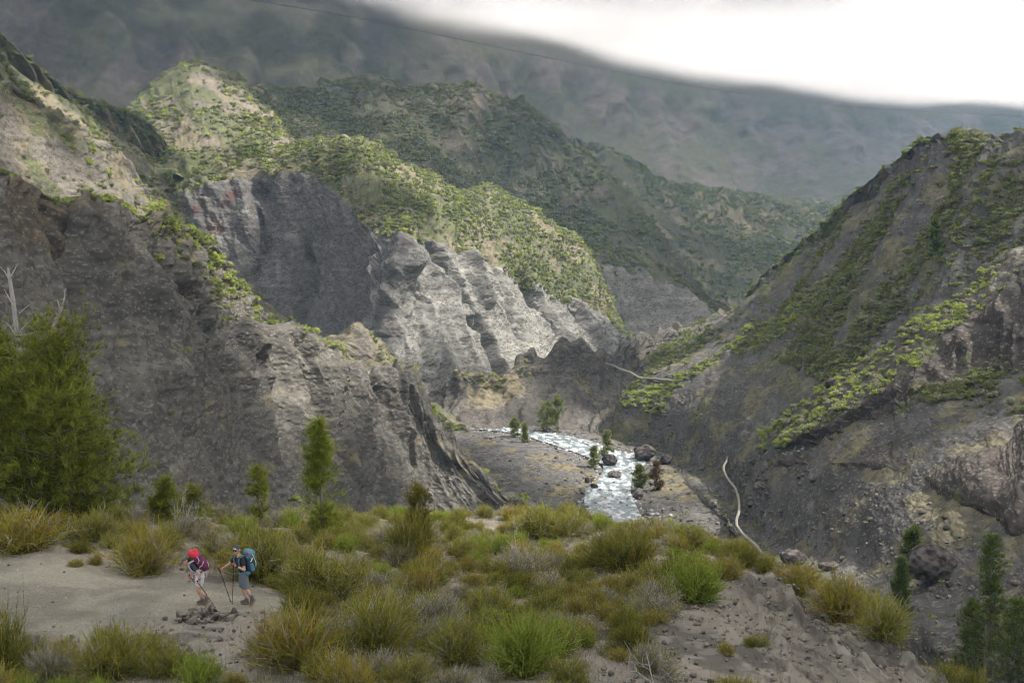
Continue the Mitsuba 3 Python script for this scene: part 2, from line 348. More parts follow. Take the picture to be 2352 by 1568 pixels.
put('spur_middle', L, c * (1 - t[..., None]) * (0.6 + 0.8 * meshkit.fbm(L.P / 3, 3, 77))[..., None] + rk * t[..., None])

# ------------------------------------------------------------------ near left slope
crest = [(-250, 330, 120), (0, 415, 150), (120, 445, 165), (230, 480, 180), (330, 495, 190), (400, 510, 200), (470, 570, 214), (540, 650, 228), (610, 720, 241), (690, 775, 253), (780, 825, 264), (860, 858, 273), (900, 848, 277), (935, 850, 280), (985, 945, 278), (1050, 1030, 274), (1120, 1100, 268), (1195, 1172, 258)]
off = [30, 40, 43, 44, 44, 44, 43, 42, 40, 38, 36, 33, 32, 30, 26, 20, 12, 4]
fpy = [1160, 1190, 1200, 1210, 1220, 1225, 1230, 1230, 1230, 1228, 1222, 1216, 1212, 1210, 1206, 1202, 1198, 1192]
foot = [(p[0] + 10, y, p[2] - o) for p, o, y in zip(crest, off, fpy)]
m1 = [(p[0] + 4, p[1] * .66 + q[1] * .34, p[2] * .72 + q[2] * .28) for p, q in zip(crest, foot)]
m2 = [(p[0] + 8, p[1] * .33 + q[1] * .67, p[2] * .36 + q[2] * .64) for p, q in zip(crest, foot)]
L = Land([hid(crest, 45, -30), hid(crest, 10, -2.5), crest, m1, m2, foot, hid(foot, -15, -14)], 580, 380, vdens=[0.25, 0.15, 1, 1, 1, 0.2])
L.gully(4.2, 28, 81, rain=50000, edge=0.3, tilt=0.8, wash=0.25, lump=0.3, mask=0.3 + 0.7 * sm(0.08, 0.3, L.U)).rills(3.6, 10, 781, stretch=6, mask=0.45 + 0.55 * sm(0.4, 0.65, L.U))
for pts, dp, wd in (([(330, 560), (450, 720), (560, 900), (640, 1100)], 4, 6), ([(560, 760), (680, 930), (770, 1130)], -3.5, 5), ([(690, 800), (760, 960), (850, 1150)], 4, 5), ([(800, 850), (840, 1000), (930, 1160)], -3, 4), ([(870, 870), (930, 1000), (1010, 1150)], 3.5, 4), ([(930, 870), (1000, 1010), (1080, 1150)], -2.5, 3.5), ([(200, 520), (300, 700), (420, 900)], -3.5, 6), ([(120, 470), (160, 620), (230, 800)], 4, 6), ([(420, 560), (430, 640), (500, 760)], 3, 4)):
    carve(L, pts, dp, wd)
L.rills(0.9, 3.0, 784, stretch=6).ledges(0.3, 1.0, 82).rough(0.5, 2.6, 83)
c = rock_color(L, 84, base=(0.097, 0.092, 0.079), light=(0.148, 0.141, 0.12), dark=(0.062, 0.06, 0.055))
c, _ = patch(L, c, (0.115, 0.096, 0.07), 14, 0.56, 0.12, 85, 1.1 - 0.3 * sm(0.15, 0.42, L.V) - 0.15 * sm(0.35, 0.6, L.U))
c, _ = patch(L, c, (0.17, 0.15, 0.1), 6, 0.66, 0.05, 86)
put('slope_left', L, c)

# ------------------------------------------------------------------ jagged ridge across the valley
crest = [(984, 908, 388), (1015, 868, 390), (1050, 835, 392), (1100, 852, 390), (1150, 846, 392), (1210, 790, 398), (1240, 812, 402), (1292, 766, 408), (1340, 785, 418), (1400, 795, 432), (1460, 768, 452), (1560, 744, 478), (1650, 722, 504), (1715, 708, 512), (1790, 700, 500)]
foot = [(990, 930, 375), (1030, 955, 366), (1065, 980, 356), (1110, 985, 353), (1160, 985, 353), (1205, 985, 353), (1250, 985, 353), (1300, 985, 353), (1345, 990, 349), (1395, 1010, 338), (1450, 960, 362), (1520, 900, 392), (1600, 850, 420), (1680, 800, 445), (1760, 760, 460)]
m1 = [(p[0] * .6 + q[0] * .4, p[1] * .55 + q[1] * .45, p[2] * .72 + q[2] * .28) for p, q in zip(crest, foot)]
L = Land([hid(crest, 26, -22), crest, m1, foot, hid(foot, -6, -8)], 360, 160, vdens=[0.5, 1, 1, 0.1])
L.gully(3.2, 15, 91, rain=20000, edge=0.7, wash=0.3, lump=0.5).rills(1.8, 9, 791, stretch=3).ledges(0.7, 1.5, 92).rough(0.8, 4, 93)
c = rock_color(L, 94, base=(0.1, 0.092, 0.08), light=(0.15, 0.14, 0.12), dark=(0.06, 0.056, 0.05))
c, _ = patch(L, c, DRY, 12, 0.58, 0.06, 95)
put('ridge_crossing', L, c)

# ------------------------------------------------------------------ right slope
crest = [(1650, 712, 520), (1720, 690, 490), (1765, 620, 450), (1850, 545, 410), (1930, 482, 375), (2000, 412, 345), (2080, 350, 320), (2135, 312, 305), (2200, 302, 295), (2270, 305, 285), (2352, 300, 275), (2560, 250, 255)]
foot = [(1500, 785, 462), (1460, 862, 420), (1432, 930, 378), (1400, 1003, 341), (1505, 1038, 322), (1565, 1060, 304), (1650, 1125, 266), (1710, 1205, 224), (1800, 1262, 190), (1950, 1305, 160), (2150, 1362, 130), (2400, 1440, 105)]
lip = [(p[0] * .1 + q[0] * .9, p[1] * .12 + q[1] * .88 - h, p[2] * .09 + q[2] * .91) for p, q, h in zip(crest, foot, [0, 6, 25, 45, 45, 30, 0, 0, 0, 0, 0, 0])]
m1 = [(p[0] * .52 + q[0] * .48, p[1] * .52 + q[1] * .48 + 34 * (k > 4), p[2] * .53 + q[2] * .47) for k, (p, q) in enumerate(zip(crest, foot))]
near = [(1500, 900, 440), (1470, 960, 400), (1440, 1000, 365), (1400, 1060, 330), (1510, 1095, 290), (1570, 1120, 274), (1660, 1190, 231), (1750, 1305, 175), (1870, 1395, 144), (2030, 1455, 120), (2240, 1545, 98), (2480, 1680, 80)]
L = Land([hid(crest, 60, -50), crest, m1, lip, foot, near, hid(near, -24, -22)], 430, 360, vdens=[0.3, 1.2, 1, 0.25, 0.35, 0.2])
L.gully(5, 34, 101, rain=40000, edge=0.3, tilt=0.6, mask=1 - 0.75 * sm(L.vv[2], L.vv[3], L.V) * sm(0.3, 0.5, L.U)).rills(1.8, 12, 1011, stretch=5, mask=1 - 0.7 * sm(L.vv[2], L.vv[3], L.V) * sm(0.3, 0.5, L.U)).ledges(0.4, 2.0, 102, 0.6).rough(0.8, 4, 103)
c = rock_color(L, 104, base=(0.08, 0.078, 0.074), light=(0.108, 0.105, 0.098), dark=(0.055, 0.054, 0.052))
c, _ = patch(L, c, (0.15, 0.138, 0.09), 8, 0.55, 0.1, 105)
c, _ = patch(L, c, (0.115, 0.115, 0.065), 14, 0.55, 0.08, 106, 1.0 - 0.12 * sm(L.vv[2], L.vv[3], L.V) * sm(0.3, 0.5, L.U))
put('slope_right', L, c)

# ------------------------------------------------------------------ near right spur with the green bench
def ground_y(px, py, off=-1.0):
    q = LANDS['slope_right'].pix
    d = np.hypot(q[..., 0] - px, q[..., 1] - py)
    return float(LANDS['slope_right'].P[..., 1].ravel()[np.argmin(d + q[..., 2] * 0.05)]) + off


lipr = [(x, y, ground_y(x, y, o)) for x, y, o in [(1740, 1035, -3), (1820, 1010, -8), (1900, 965, -11), (2000, 905, -14), (2085, 855, -16), (2120, 800, -15), (2200, 735, -14), (2270, 690, -14), (2345, 615, -14)]]
upr = [(x, y, ground_y(x, y, o)) for x, y, o in [(1745, 1005, 0), (1800, 960, -3), (1880, 900, -5), (1960, 845, -6), (2040, 785, -6), (2090, 740, -6), (2170, 700, -6), (2240, 650, -6), (2335, 575, -6)]]
footr = [(x, y, ground_y(x, y)) for x, y in [(1750, 1050), (1838, 1062), (1925, 1062), (2010, 1065), (2080, 1090), (2140, 1115), (2210, 1140), (2300, 1175), (2345, 1215)]]
print('bench', [round(p[2]) for p in lipr], [round(p[2]) for p in upr], [round(p[2]) for p in footr])
for row in (lipr, upr, footr):
    row.append((2560, row[-1][1] - 120, row[-1][2] - 6))
m1 = [(p[0] * .6 + q[0] * .4, p[1] * .6 + q[1] * .4, p[2] * .78 + q[2] * .22) for p, q in zip(lipr, footr)]
L = Land([hid(upr, 14, -10), upr, lipr, m1, footr, hid(footr, 4, -8)], 330, 240, vdens=[0.3, 0.5, 1, 1, 0.3])
L.gully(4.0, 20, 111, rain=26000, edge=0.2, tilt=0.8, mask=0.25 + 0.75 * sm(L.vv[2], L.vv[2] + 0.08, L.V)).rills(0.9, 15, 1111, stretch=3, mask=sm(L.vv[2], L.vv[2] + 0.06, L.V)).ledges(0.35, 1.5, 112).rough(0.9, 4, 113)
c = rock_color(L, 114, base=(0.07, 0.061, 0.054), light=(0.1, 0.09, 0.078), dark=(0.045, 0.041, 0.038))
c, _ = patch(L, c, GREEN, 9, 0.62, 0.06, 116)
put('spur_right', L, c)
crest = [(2180, 728, 222), (2230, 662, 230), (2280, 582, 235), (2312, 556, 236), (2352, 548, 236), (2560, 500, 236)]
foot = [(2190, 745, 216), (2245, 705, 216), (2295, 665, 216), (2335, 635, 214), (2380, 605, 213), (2560, 500, 212)]
L = Land([hid(crest, 16, -12), crest, foot, hid(foot, -3, -4)], 120, 80)
L.gully(2.5, 9, 121, rain=6000, edge=0.4).rough(0.8, 3, 123)
put('knoll_right', L, rock_color(L, 124, base=(0.1, 0.088, 0.078)))

# ------------------------------------------------------------------ valley floor
V_ = [[(940, 960, 380), (1075, 982, 354), (1150, 984, 353), (1240, 985, 352), (1320, 990, 349), (1400, 1010, 337), (1480, 1040, 320), (1560, 1062, 304), (1640, 1112, 274)],
      [(1000, 1030, 322), (1110, 1030, 323), (1200, 1035, 320), (1280, 1040, 317), (1350, 1050, 312), (1420, 1060, 307), (1480, 1070, 301), (1560, 1092, 287), (1650, 1152, 253)],
      [(1060, 1090, 288), (1150, 1100, 286), (1240, 1110, 283), (1300, 1115, 281), (1360, 1120, 279), (1420, 1125, 277), (1490, 1130, 272), (1580, 1162, 252), (1690, 1212, 221)],
      [(1100, 1180, 254), (1200, 1190, 252), (1280, 1195, 250), (1340, 1200, 248), (1400, 1205, 246), (1450, 1208, 245), (1520, 1222, 235), (1620, 1252, 213), (1760, 1302, 179)],
      [(1050, 1350, 198), (1200, 1350, 198), (1350, 1350, 198), (1420, 1350, 198), (1480, 1350, 198), (1540, 1350, 197), (1620, 1355, 188), (1720, 1370, 172), (1850, 1400, 150)]]
near = [('w', x, 60, 40) for x in np.linspace(-40, 40, 9)]
L = Land([back(V_[0], 30, 26)] + V_ + [near], 320, 240, vdens=[0.2, 1, 1, 1, 1, 0.3])
L.rough(0.5, 5, 141, 5).rough(0.18, 1.1, 142, 3)
c = rock_color(L, 144, base=(0.1, 0.096, 0.09), light=(0.13, 0.125, 0.117), dark=(0.07, 0.067, 0.063), beds=50)
c, _ = patch(L, c, DRY, 7, 0.6, 0.06, 145)
put('valley_floor', L, c)

# ------------------------------------------------------------------ foreground hill
cr = [(-400, 1180, 44), (0, 1185, 44), (300, 1195, 45), (550, 1195, 48), (800, 1190, 51), (1030, 1195, 54), (1250, 1190, 56), (1450, 1222, 53), (1640, 1248, 49), (1740, 1315, 44), (1850, 1380, 39), (2000, 1460, 33), (2150, 1550, 28.5), (2300, 1650, 25)]
md = [(-400, 1330, 34), (0, 1330, 34), (300, 1340, 34), (550, 1345, 35), (800, 1340, 37), (1030, 1330, 39), (1250, 1330, 40), (1450, 1340, 39), (1620, 1370, 36), (1710, 1410, 33.5), (1800, 1460, 31), (1920, 1520, 28.5), (2050, 1590, 26), (2200, 1700, 23)]
nr = [(-400, 1568, 23.5), (0, 1568, 23.5), (300, 1568, 23.5), (550, 1568, 23.5), (800, 1568, 23.5), (1030, 1568, 24), (1250, 1568, 24), (1450, 1568, 24), (1600, 1580, 24), (1700, 1600, 23.5), (1780, 1620, 23), (1880, 1660, 22.5), (2000, 1720, 22), (2150, 1800, 21)]
n2 = [(p[0], 2100, 13) for p in nr]
FG = Land([hid(cr, 34, -36), hid(cr, 9, -5), cr, md, nr, n2], 480, 300, vdens=[0.15, 0.2, 1, 1, 0.35])
FG.pix0 = project(FG.P)[..., 0]
FG.gully(0.9, 3.2, 155, rain=20000, mask=sm(1650, 1800, FG.pix0) * sm(FG.vv[2] - 0.05, FG.vv[2] + 0.02, FG.V)).rough(0.5, 5, 151, 4).rough(0.10, 0.7, 152, 3)
c = rock_color(FG, 154, base=(0.175, 0.158, 0.133), dark=(0.125, 0.112, 0.097), light=(0.215, 0.198, 0.165), beds=30)
put('foreground_hill', FG, c)


# ------------------------------------------------------------------ air, cloud on the mountain, clouds added out of view overhead to shade the land
scene['haze'] = {'type': 'cube', 'to_world': T().translate([900, 1550, 100]).scale([4000, 1800, 204.85]), 'bsdf': {'type': 'null'}, 'interior': {'type': 'ref', 'id': 'haze_air'}}
labels['haze'] = {'kind': 'stuff', 'label': 'thin bluish air that fades the far mountain'}
zz, yy, xx = np.meshgrid(np.linspace(0, 150, 36), np.linspace(600, 4600, 110), np.linspace(-1900, 4900, 190), indexing='ij')
low = 60 * np.clip(meshkit.fbm(np.stack([xx / 260, yy / 260, zz / 90], -1), 5, 201) - 0.38, 0, 1)
dens = sm(-6, 48, zz - low) * (0.55 + 0.9 * meshkit.fbm(np.stack([xx / 300, yy / 300, zz / 90], -1), 4, 203)) * sm(78, 36, zz + 30 * (meshkit.fbm(np.stack([xx / 350, yy / 350, zz * 0], -1), 3, 205) - 0.5))
dens = np.clip(dens, 0, 1.0)
scene['cloud'] = {'type': 'cube', 'to_world': T().translate([1500, 2600, 306.0 + 75]).scale([3400, 2000, 75]), 'bsdf': {'type': 'null'},
                  'interior': {'type': 'heterogeneous', 'albedo': 0.999, 'scale': 0.036,
                               'sigma_t': {'type': 'gridvolume', 'grid': mi.VolumeGrid(dens[..., None].astype(np.float32)), 'filter_type': 'trilinear',
                                           'to_world': T().translate([-1900, 600, 306.0]).scale([6800, 4000, 150])}}}
labels['cloud'] = {'kind': 'stuff', 'label': 'white cloud bank lying on the upper mountain'}

DECK = 700.0  # unseen cloud sheet added for its shade, gaps aimed at the sunlit spots
gx, gy = np.meshgrid(np.arange(-300, 2600, 7.0), np.arange(-300, 1300, 7.0))
thick = 60 + 60 * meshkit.fbm(np.stack([gx / 220, gy / 220, gx * 0], -1), 4, 211)
GAPS = [(1110, 690, 495, 54), (1000, 620, 455, 20), (980, 480, 530, 48), (1190, 560, 580, 50), (870, 400, 530, 35), (620, 250, 570, 48), (520, 300, 560, 40), (150, 300, 255, 14), (330, 430, 300, 14),
        (390, 500, 199, 16), (450, 550, 208, 16), (520, 620, 222, 16), (600, 700, 238, 13), (700, 775, 254, 13), (800, 830, 266, 13), (1040, 240, 880, 40), (1260, 430, 800, 30), (840, 790, 362, 18), (1010, 950, 356, 18), *[(x, y, ground_y(x, y, 0), 24) for x, y in ((1480, 905), (1540, 885), (1600, 865), (1660, 830), (1720, 790), (1790, 740))], *[(x, y, ground_y(x, y, -9), 20) for x, y in ((1800, 1000), (1880, 940), (1960, 880), (2040, 820), (2110, 765), (2190, 710), (2280, 650))],
        (1400, 1090, 300, 22), (1260, 1000, 340, 18), (1640, 470, 1150, 80), (1800, 490, 1200, 60), (1470, 400, 1020, 55), (1700, 440, 1290, 60), (960, 250, 850, 35), (1230, 850, 385, 14)]
for px, py, Y, r in [(780, 660, 455, 22), (60, 700, 130, 40), (300, 800, 165, 45), (600, 950, 220, 40), (2150, 1000, 190, 40), (2290, 1080, 165, 34), (2050, 1020, 195, 25), (1150, 920, 365, 20)]:
    p = at(px, py, Y); p = p + SUN * (DECK - p[2]) / SUN[2]
    thick = np.maximum(thick, 40 * np.clip(1.3 - np.hypot(gx - p[0], gy - p[1]) / r, 0, 0.6))
for px, py, Y, r in GAPS:
    p = at(px, py, Y); p = p + SUN * (DECK - p[2]) / SUN[2]
    q = np.hypot(gx - p[0], (gy - p[1])) / (r + 5)
    thick = np.minimum(thick, 100 * (q - 1.0))
sieve = meshkit.fbm(np.stack([gx / 34, gy / 34, gx * 0], -1), 3, 217) + 0.35 * (meshkit.fbm(np.stack([gx / 300, gy / 300, gx * 0], -1), 3, 219) - 0.5)
thick = np.minimum(thick, 160 * (sieve - 0.43 - 0.08 * sm(450, 800, gy)))
edge_ = np.minimum(np.minimum(gx + 290, 2590 - gx), np.minimum(gy + 290, 1290 - gy))
thick = np.minimum(thick, edge_ * 0.4)
on = thick > 0
quad = on[:-1, :-1] | on[1:, :-1] | on[:-1, 1:] | on[1:, 1:]
th = np.maximum(thick, 0.5)
n_, W_ = gx.size, gx.shape[1]
ii = np.argwhere(quad); a = ii[:, 0] * W_ + ii[:, 1]
bumps = 40 * meshkit.fbm(np.stack([gx / 120, gy / 120, gx * 0], -1), 4, 215)
v = np.vstack([np.stack([gx, gy, DECK + th * 0.8 + bumps * (th / 60)], -1).reshape(-1, 3), np.stack([gx, gy, DECK - th * 0.2], -1).reshape(-1, 3)])
f = np.vstack([np.stack([a, a + 1, a + W_ + 1, a + W_], -1), np.stack([a, a + W_, a + W_ + 1, a + 1], -1) + n_])
scene['cloud_white'] = {'type': 'principledthin', 'base_color': {'type': 'rgb', 'value': 0.96}, 'roughness': 1.0, 'diff_trans': 1.15}
scene['added_shade_clouds'] = mikit.ply((v, f), 'cloud_white', smooth=True)
labels['added_shade_clouds'] = {'kind': 'stuff', 'label': 'unseen broken cloud layer added overhead, shaped to shade most of the valley'}

# ------------------------------------------------------------------ where plants grow
ZB = np.full((393, 589), 1e9)
for k, L in LANDS.items():
    x, y, dpt = L.pix.reshape(-1, 3).T
    ok = (x >= 0) & (x < 2352) & (y >= 0) & (y < 1568) & (dpt > 1)
    np.minimum.at(ZB, ((y[ok] / 4).astype(int), (x[ok] / 4).astype(int)), dpt[ok])


def drop(px, py, names, up=0.0):
    """The point of the land that the line of sight through a pixel meets."""
    best = None
    for k in names.split():
        q = LANDS[k].pix
        d = np.hypot(q[..., 0] - px, q[..., 1] - py)
        m = (d < max(6, d.min() * 1.5)) & (q[..., 2] > 1)
        if d.min() > 40:
            continue
        i = np.argmin(np.where(m, q[..., 2] + d * 0.3, 1e9))
        p = LANDS[k].P.reshape(-1, 3)[i]
        if best is None or q[..., 2].ravel()[i] < best[1]:
            best = (p, q[..., 2].ravel()[i])
    p = best[0]
    return at(px, py, p[1]) if up == 0 else p


def leaf_clump(rng, n, size=0.22, lobes=5, flat=0.75):
    """A bush one metre across: leaves spread over the lobes of its crown."""
    C = rng.normal(0, 0.22, (lobes, 3)) * [1, 1, 0.6] + [0, 0, 0.32]
    R = rng.uniform(0.2, 0.34, lobes)
    k = rng.integers(0, lobes, n)
    d = rng.normal(size=(n, 3)); d /= np.linalg.norm(d, axis=1, keepdims=True); d[:, 2] = np.abs(d[:, 2]) * 1.2 - 0.35
    c = C[k] + d * (R[k] * rng.uniform(0.6, 1.05, n))[:, None] * [1, 1, flat]
    nrm = d + rng.normal(0, 0.5, (n, 3)); nrm /= np.linalg.norm(nrm, axis=1, keepdims=True)
    a = np.cross(nrm, rng.normal(size=(n, 3))); a /= np.linalg.norm(a, axis=1, keepdims=True); b = np.cross(nrm, a)
    s = size * rng.uniform(0.6, 1.3, n)[:, None]
    v = np.stack([c - a * s * 0.5, c + b * s * 0.35, c + a * s * 0.5, c - b * s * 0.35], 1).reshape(-1, 3)
    f = np.arange(4 * n).reshape(n, 4)
    return v, f, rng.uniform(0.65, 1.4, n)


scene['leaf'] = {'type': 'principledthin', 'base_color': {'type': 'mesh_attribute', 'name': 'vertex_color'}, 'roughness': 0.6, 'diff_trans': 0.7, 'spec_trans': 0.0}
rngT = np.random.default_rng(7)
TONES = {'green': (0.19, 0.225, 0.075), 'bright': (0.33, 0.38, 0.1), 'olive': (0.175, 0.175, 0.085), 'grey': (0.27, 0.28, 0.18), 'dark': (0.06, 0.085, 0.032)}
BUSH = {}
for tone, col in TONES.items():
    for fine, n, count in (('near', 220, 4), ('far', 46, 3)):
        for k in range(count):
            v, f, t = leaf_clump(rngT, n, 0.17 if fine == 'near' else 0.36, 7 if fine == 'near' else 4)
            tint = np.repeat(t[:, None] * np.array(col) * rngT.uniform(0.9, 1.1, (n, 3)), 4, axis=0)
            g = f'bush_{tone}_{fine}_{k}'
            scene[g] = {'type': 'shapegroup', 'bush': mikit.ply((v, f), 'leaf', color=np.clip(tint, 0, 1))}
            BUSH.setdefault((tone, fine), []).append(g)

GROWN = []          # every bush: (apparent size, land, point, size, tone, turn)


def photo_place(p, box=None):
    x, y, _ = project(np.asarray(p, float))
    x0, x1, y0, y1 = box if box is not None else (0, 2352, 1150, 1568)
    u, w = (x - x0) / max(x1 - x0, 1), (y - y0) / max(y1 - y0, 1)
    return ('upper', 'middle', 'lower')[int(np.clip(w * 3, 0, 2))] + ' ' + ('left end', 'left part', 'centre', 'right part', 'right end')[int(np.clip(u * 5, 0, 4))]


def grow(name, count, size, mask, tones, seed):
    L = LANDS[name]
    rng = np.random.default_rng(seed)
    area = np.linalg.norm(np.gradient(L.P, axis=0), axis=2) * np.linalg.norm(np.gradient(L.P, axis=1), axis=2)
    x, y, dpt = np.moveaxis(L.pix, -1, 0)
    seen = (x > -60) & (x < 2412) & (y > -60) & (y < 1628) & (dpt > 5)
    zi, zj = np.clip((y / 4).astype(int), 1, 391), np.clip((x / 4).astype(int), 1, 587)
    near = np.max([ZB[zi + a, zj + b] for a in (-1, 0, 1) for b in (-1, 0, 1)], axis=0)
    seen &= dpt < near + 25
    w = (area * mask * seen).ravel()
    if w.sum() <= 0:
        return
    pick = rng.choice(w.size, count, p=w / w.sum())
    P = L.P.reshape(-1, 3)[pick]
    for p in P:
        s = size[0] * (size[1] / size[0]) ** rng.random() ** 1.6
        q = p + rng.normal(0, 0.3, 3) * [1, 1, 0] - [0, 0, 0.1 * s]
        GROWN.append((s / np.linalg.norm(q - CAM), name, q, s, tones[rng.integers(len(tones))], rng.random() * 360))


def speck(L, size, level, seed, soft=0.08, stretch=None):
    return sm(level, level + soft, meshkit.fbm(L.P / size, 4, seed))


L = LANDS['far_slope']; grow('far_slope', 2600, (3.0, 7), speck(L, 45, 0.4, 301), ['green', 'olive', 'grey', 'green'], 1)
L = LANDS['spur_far']; grow('spur_far', 6500, (2.2, 5), (1 - sm(L.vv[3] - .05, L.vv[3] + .06, L.V)) * (0.15 + speck(L, 35, 0.42, 302)), ['green', 'olive', 'olive', 'grey'], 2)
L = LANDS['round_hill']; grow('round_hill', 1500, (1.4, 4), 0.12 + speck(L, 18, 0.5, 303) + blob(L, (650, 310, 550, 35), (480, 290, 545, 15), (300, 300, 540, 25)), ['green', 'bright', 'grey', 'olive'], 3)
L = LANDS['ridge_left_far']; grow('ridge_left_far', 1500, (1.3, 3.6), 0.15 + speck(L, 18, 0.45, 304), ['green', 'olive', 'grey', 'green'], 4)
L = LANDS['ridge_left_middle']; grow('ridge_left_middle', 800, (0.8, 2.4), (0.06 + speck(L, 14, 0.53, 305)) * (1.3 - L.V) + blob(L, (400, 510, 318, 14), (900, 830, 364, 8)), ['green', 'grey', 'bright', 'grey'], 5)
L = LANDS['spur_middle']
top = 1 - sm(L.vv[2] - .01, L.vv[2] + .03, L.V)
grow('spur_middle', 6500, (1.3, 3.4), top * (0.12 + speck(L, 15, 0.42, 306)) + blob(L, (1170, 620, 515, 9), (1210, 640, 525, 9), (1250, 670, 535, 9), (1290, 690, 545, 8)), ['green', 'bright', 'grey', 'olive', 'green'], 6)
L = LANDS['slope_left']
rim = np.exp(-((L.V - L.vv[2]) / 0.02) ** 2)
grow('slope_left', 560, (1.0, 3.2), rim * sm(2500, 350, L.pix[..., 0] * 0 + np.abs(L.pix[..., 0] - 520)) * 0.25 + rim * speck(L, 12, 0.45, 307) * 0.6
     + blob(L, (400, 510, 199, 7), (440, 560, 205, 8), (500, 620, 216, 8), (540, 660, 225, 8), (580, 700, 234, 6)) + 0.6 * blob(L, (500, 690, 214, 6), (540, 740, 218, 6), (380, 540, 194, 7), (700, 770, 254, 5), (780, 815, 264, 5)) + 0.012 * speck(L, 9, 0.55, 308), ['bright', 'green', 'bright', 'green', 'grey'], 7)
L = LANDS['ridge_crossing']; grow('ridge_crossing', 160, (0.8, 2.4), 0.04 * speck(L, 10, 0.5, 309) + blob(L, (1080, 850, 386, 7), (1130, 860, 384, 7), (1065, 870, 380, 5), (1200, 850, 390, 4)), ['green', 'olive', 'bright', 'grey'], 8)
L = LANDS['slope_right']
st = np.stack([L.S / 16, L.Tm / 60, L.S * 0], -1)
band = sm(0.46, 0.6, meshkit.fbm(st, 4, 310))
onface = L.V < np.where(L.U + 0.1 * (meshkit.fbm(L.P / 20, 3, 317) - 0.5) < 0.44, L.vv[3] + 0.02, L.vv[2] + 0.3 * (L.vv[3] - L.vv[2]))
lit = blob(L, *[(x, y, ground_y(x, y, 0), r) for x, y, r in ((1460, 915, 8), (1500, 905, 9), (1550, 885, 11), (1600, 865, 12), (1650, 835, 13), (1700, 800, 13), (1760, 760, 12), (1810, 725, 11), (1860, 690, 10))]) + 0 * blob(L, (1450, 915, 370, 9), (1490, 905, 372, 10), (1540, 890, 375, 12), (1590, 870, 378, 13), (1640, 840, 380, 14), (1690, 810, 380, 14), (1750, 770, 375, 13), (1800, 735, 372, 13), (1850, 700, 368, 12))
grow('slope_right', 8000, (1.0, 3.0), onface * (0.03 + band * (1.1 - 0.7 * L.V)) , ['green', 'olive', 'green', 'grey'], 9)
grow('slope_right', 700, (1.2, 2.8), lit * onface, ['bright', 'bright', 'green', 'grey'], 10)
grow('slope_right', 1800, (0.2, 0.8), (L.V > L.vv[2]) * (0.08 + speck(L, 9, 0.5, 311)), ['bright', 'grey', 'olive', 'grey'], 11)
L = LANDS['spur_right']
bench = (L.V > L.vv[1] - 0.02) & (L.V < L.vv[2] + 0.015)
grow('spur_right', 700, (1.0, 2.6), bench * 1.0 + 0.006 * speck(L, 6, 0.55, 312), ['bright', 'green', 'bright', 'grey'], 12)
L = LANDS['knoll_right']; grow('knoll_right', 40, (0.6, 1.6), speck(L, 5, 0.5, 313), ['green', 'bright'], 13)
L = LANDS['valley_floor']; grow('valley_floor', 700, (0.25, 1.1), speck(L, 9, 0.5, 314) * (0.3 + sm(1450, 1560, L.pix[..., 0])), ['grey', 'olive', 'bright', 'grey'], 14)
WHERE = {'far_slope': 'on the hazy far slope', 'spur_far': 'on the far spur', 'round_hill': 'on the dry round hill', 'ridge_left_far': 'on the green ridge at the left edge',
         'ridge_left_middle': 'on the ridge behind the near left slope', 'spur_middle': 'on the ridge above the pale cliff', 'slope_left': 'along the rim of the near left slope', 'ridge_crossing': 'on the dark jagged ridge across the valley',
         'slope_right': 'on the right valley side', 'spur_right': 'on the bench of the dark right spur', 'knoll_right': 'on the dark knoll at the right edge', 'valley_floor': 'on the gravel of the valley floor'}
LOOK = {'green': 'mid green', 'bright': 'bright yellow green', 'olive': 'dull olive green', 'grey': 'grey green', 'dark': 'dark green'}
GROWN.sort(key=lambda g: -g[0])
ROUND = T().rotate
BOX = {}
for ang, name, q, s, tone, turn in GROWN[:300]:
    x, y, _ = project(q); b = BOX.setdefault(name, [x, x, y, y]); b[0] = min(b[0], x); b[1] = max(b[1], x); b[2] = min(b[2], y); b[3] = max(b[3], y)
for i, (ang, name, q, s, tone, turn) in enumerate(GROWN):
    g = BUSH[(tone, 'near' if ang > 0.006 else 'far')]
    m = T().translate(q.tolist()).rotate([0, 0, 1], turn).scale([s, s, s * 0.85])
    key = f'hillside_shrub_{i + 1:03d}' if i < 300 else f'scrub_cover__{i:05d}'
    scene[key] = {'type': 'instance', 'group': {'type': 'ref', 'id': g[i % len(g)]}, 'to_world': m}
    if i < 300:
        pl = photo_place(q, BOX[name])
        tag_ = ('large ' if s > 2.2 else 'small ' if s < 1.3 else '') + LOOK[tone]
        labels[key] = {'label': f'{tag_} shrub {WHERE[name]}, {pl}', 'category': 'shrub', 'group': f'{tag_} shrubs {WHERE[name]}, {pl}'}
labels['scrub_cover'] = {'kind': 'stuff', 'label': 'scrub covering the valley sides and spurs'}

# ------------------------------------------------------------------ helpers for things
import manifold3d as m3
from shapely import Polygon, contains_xy


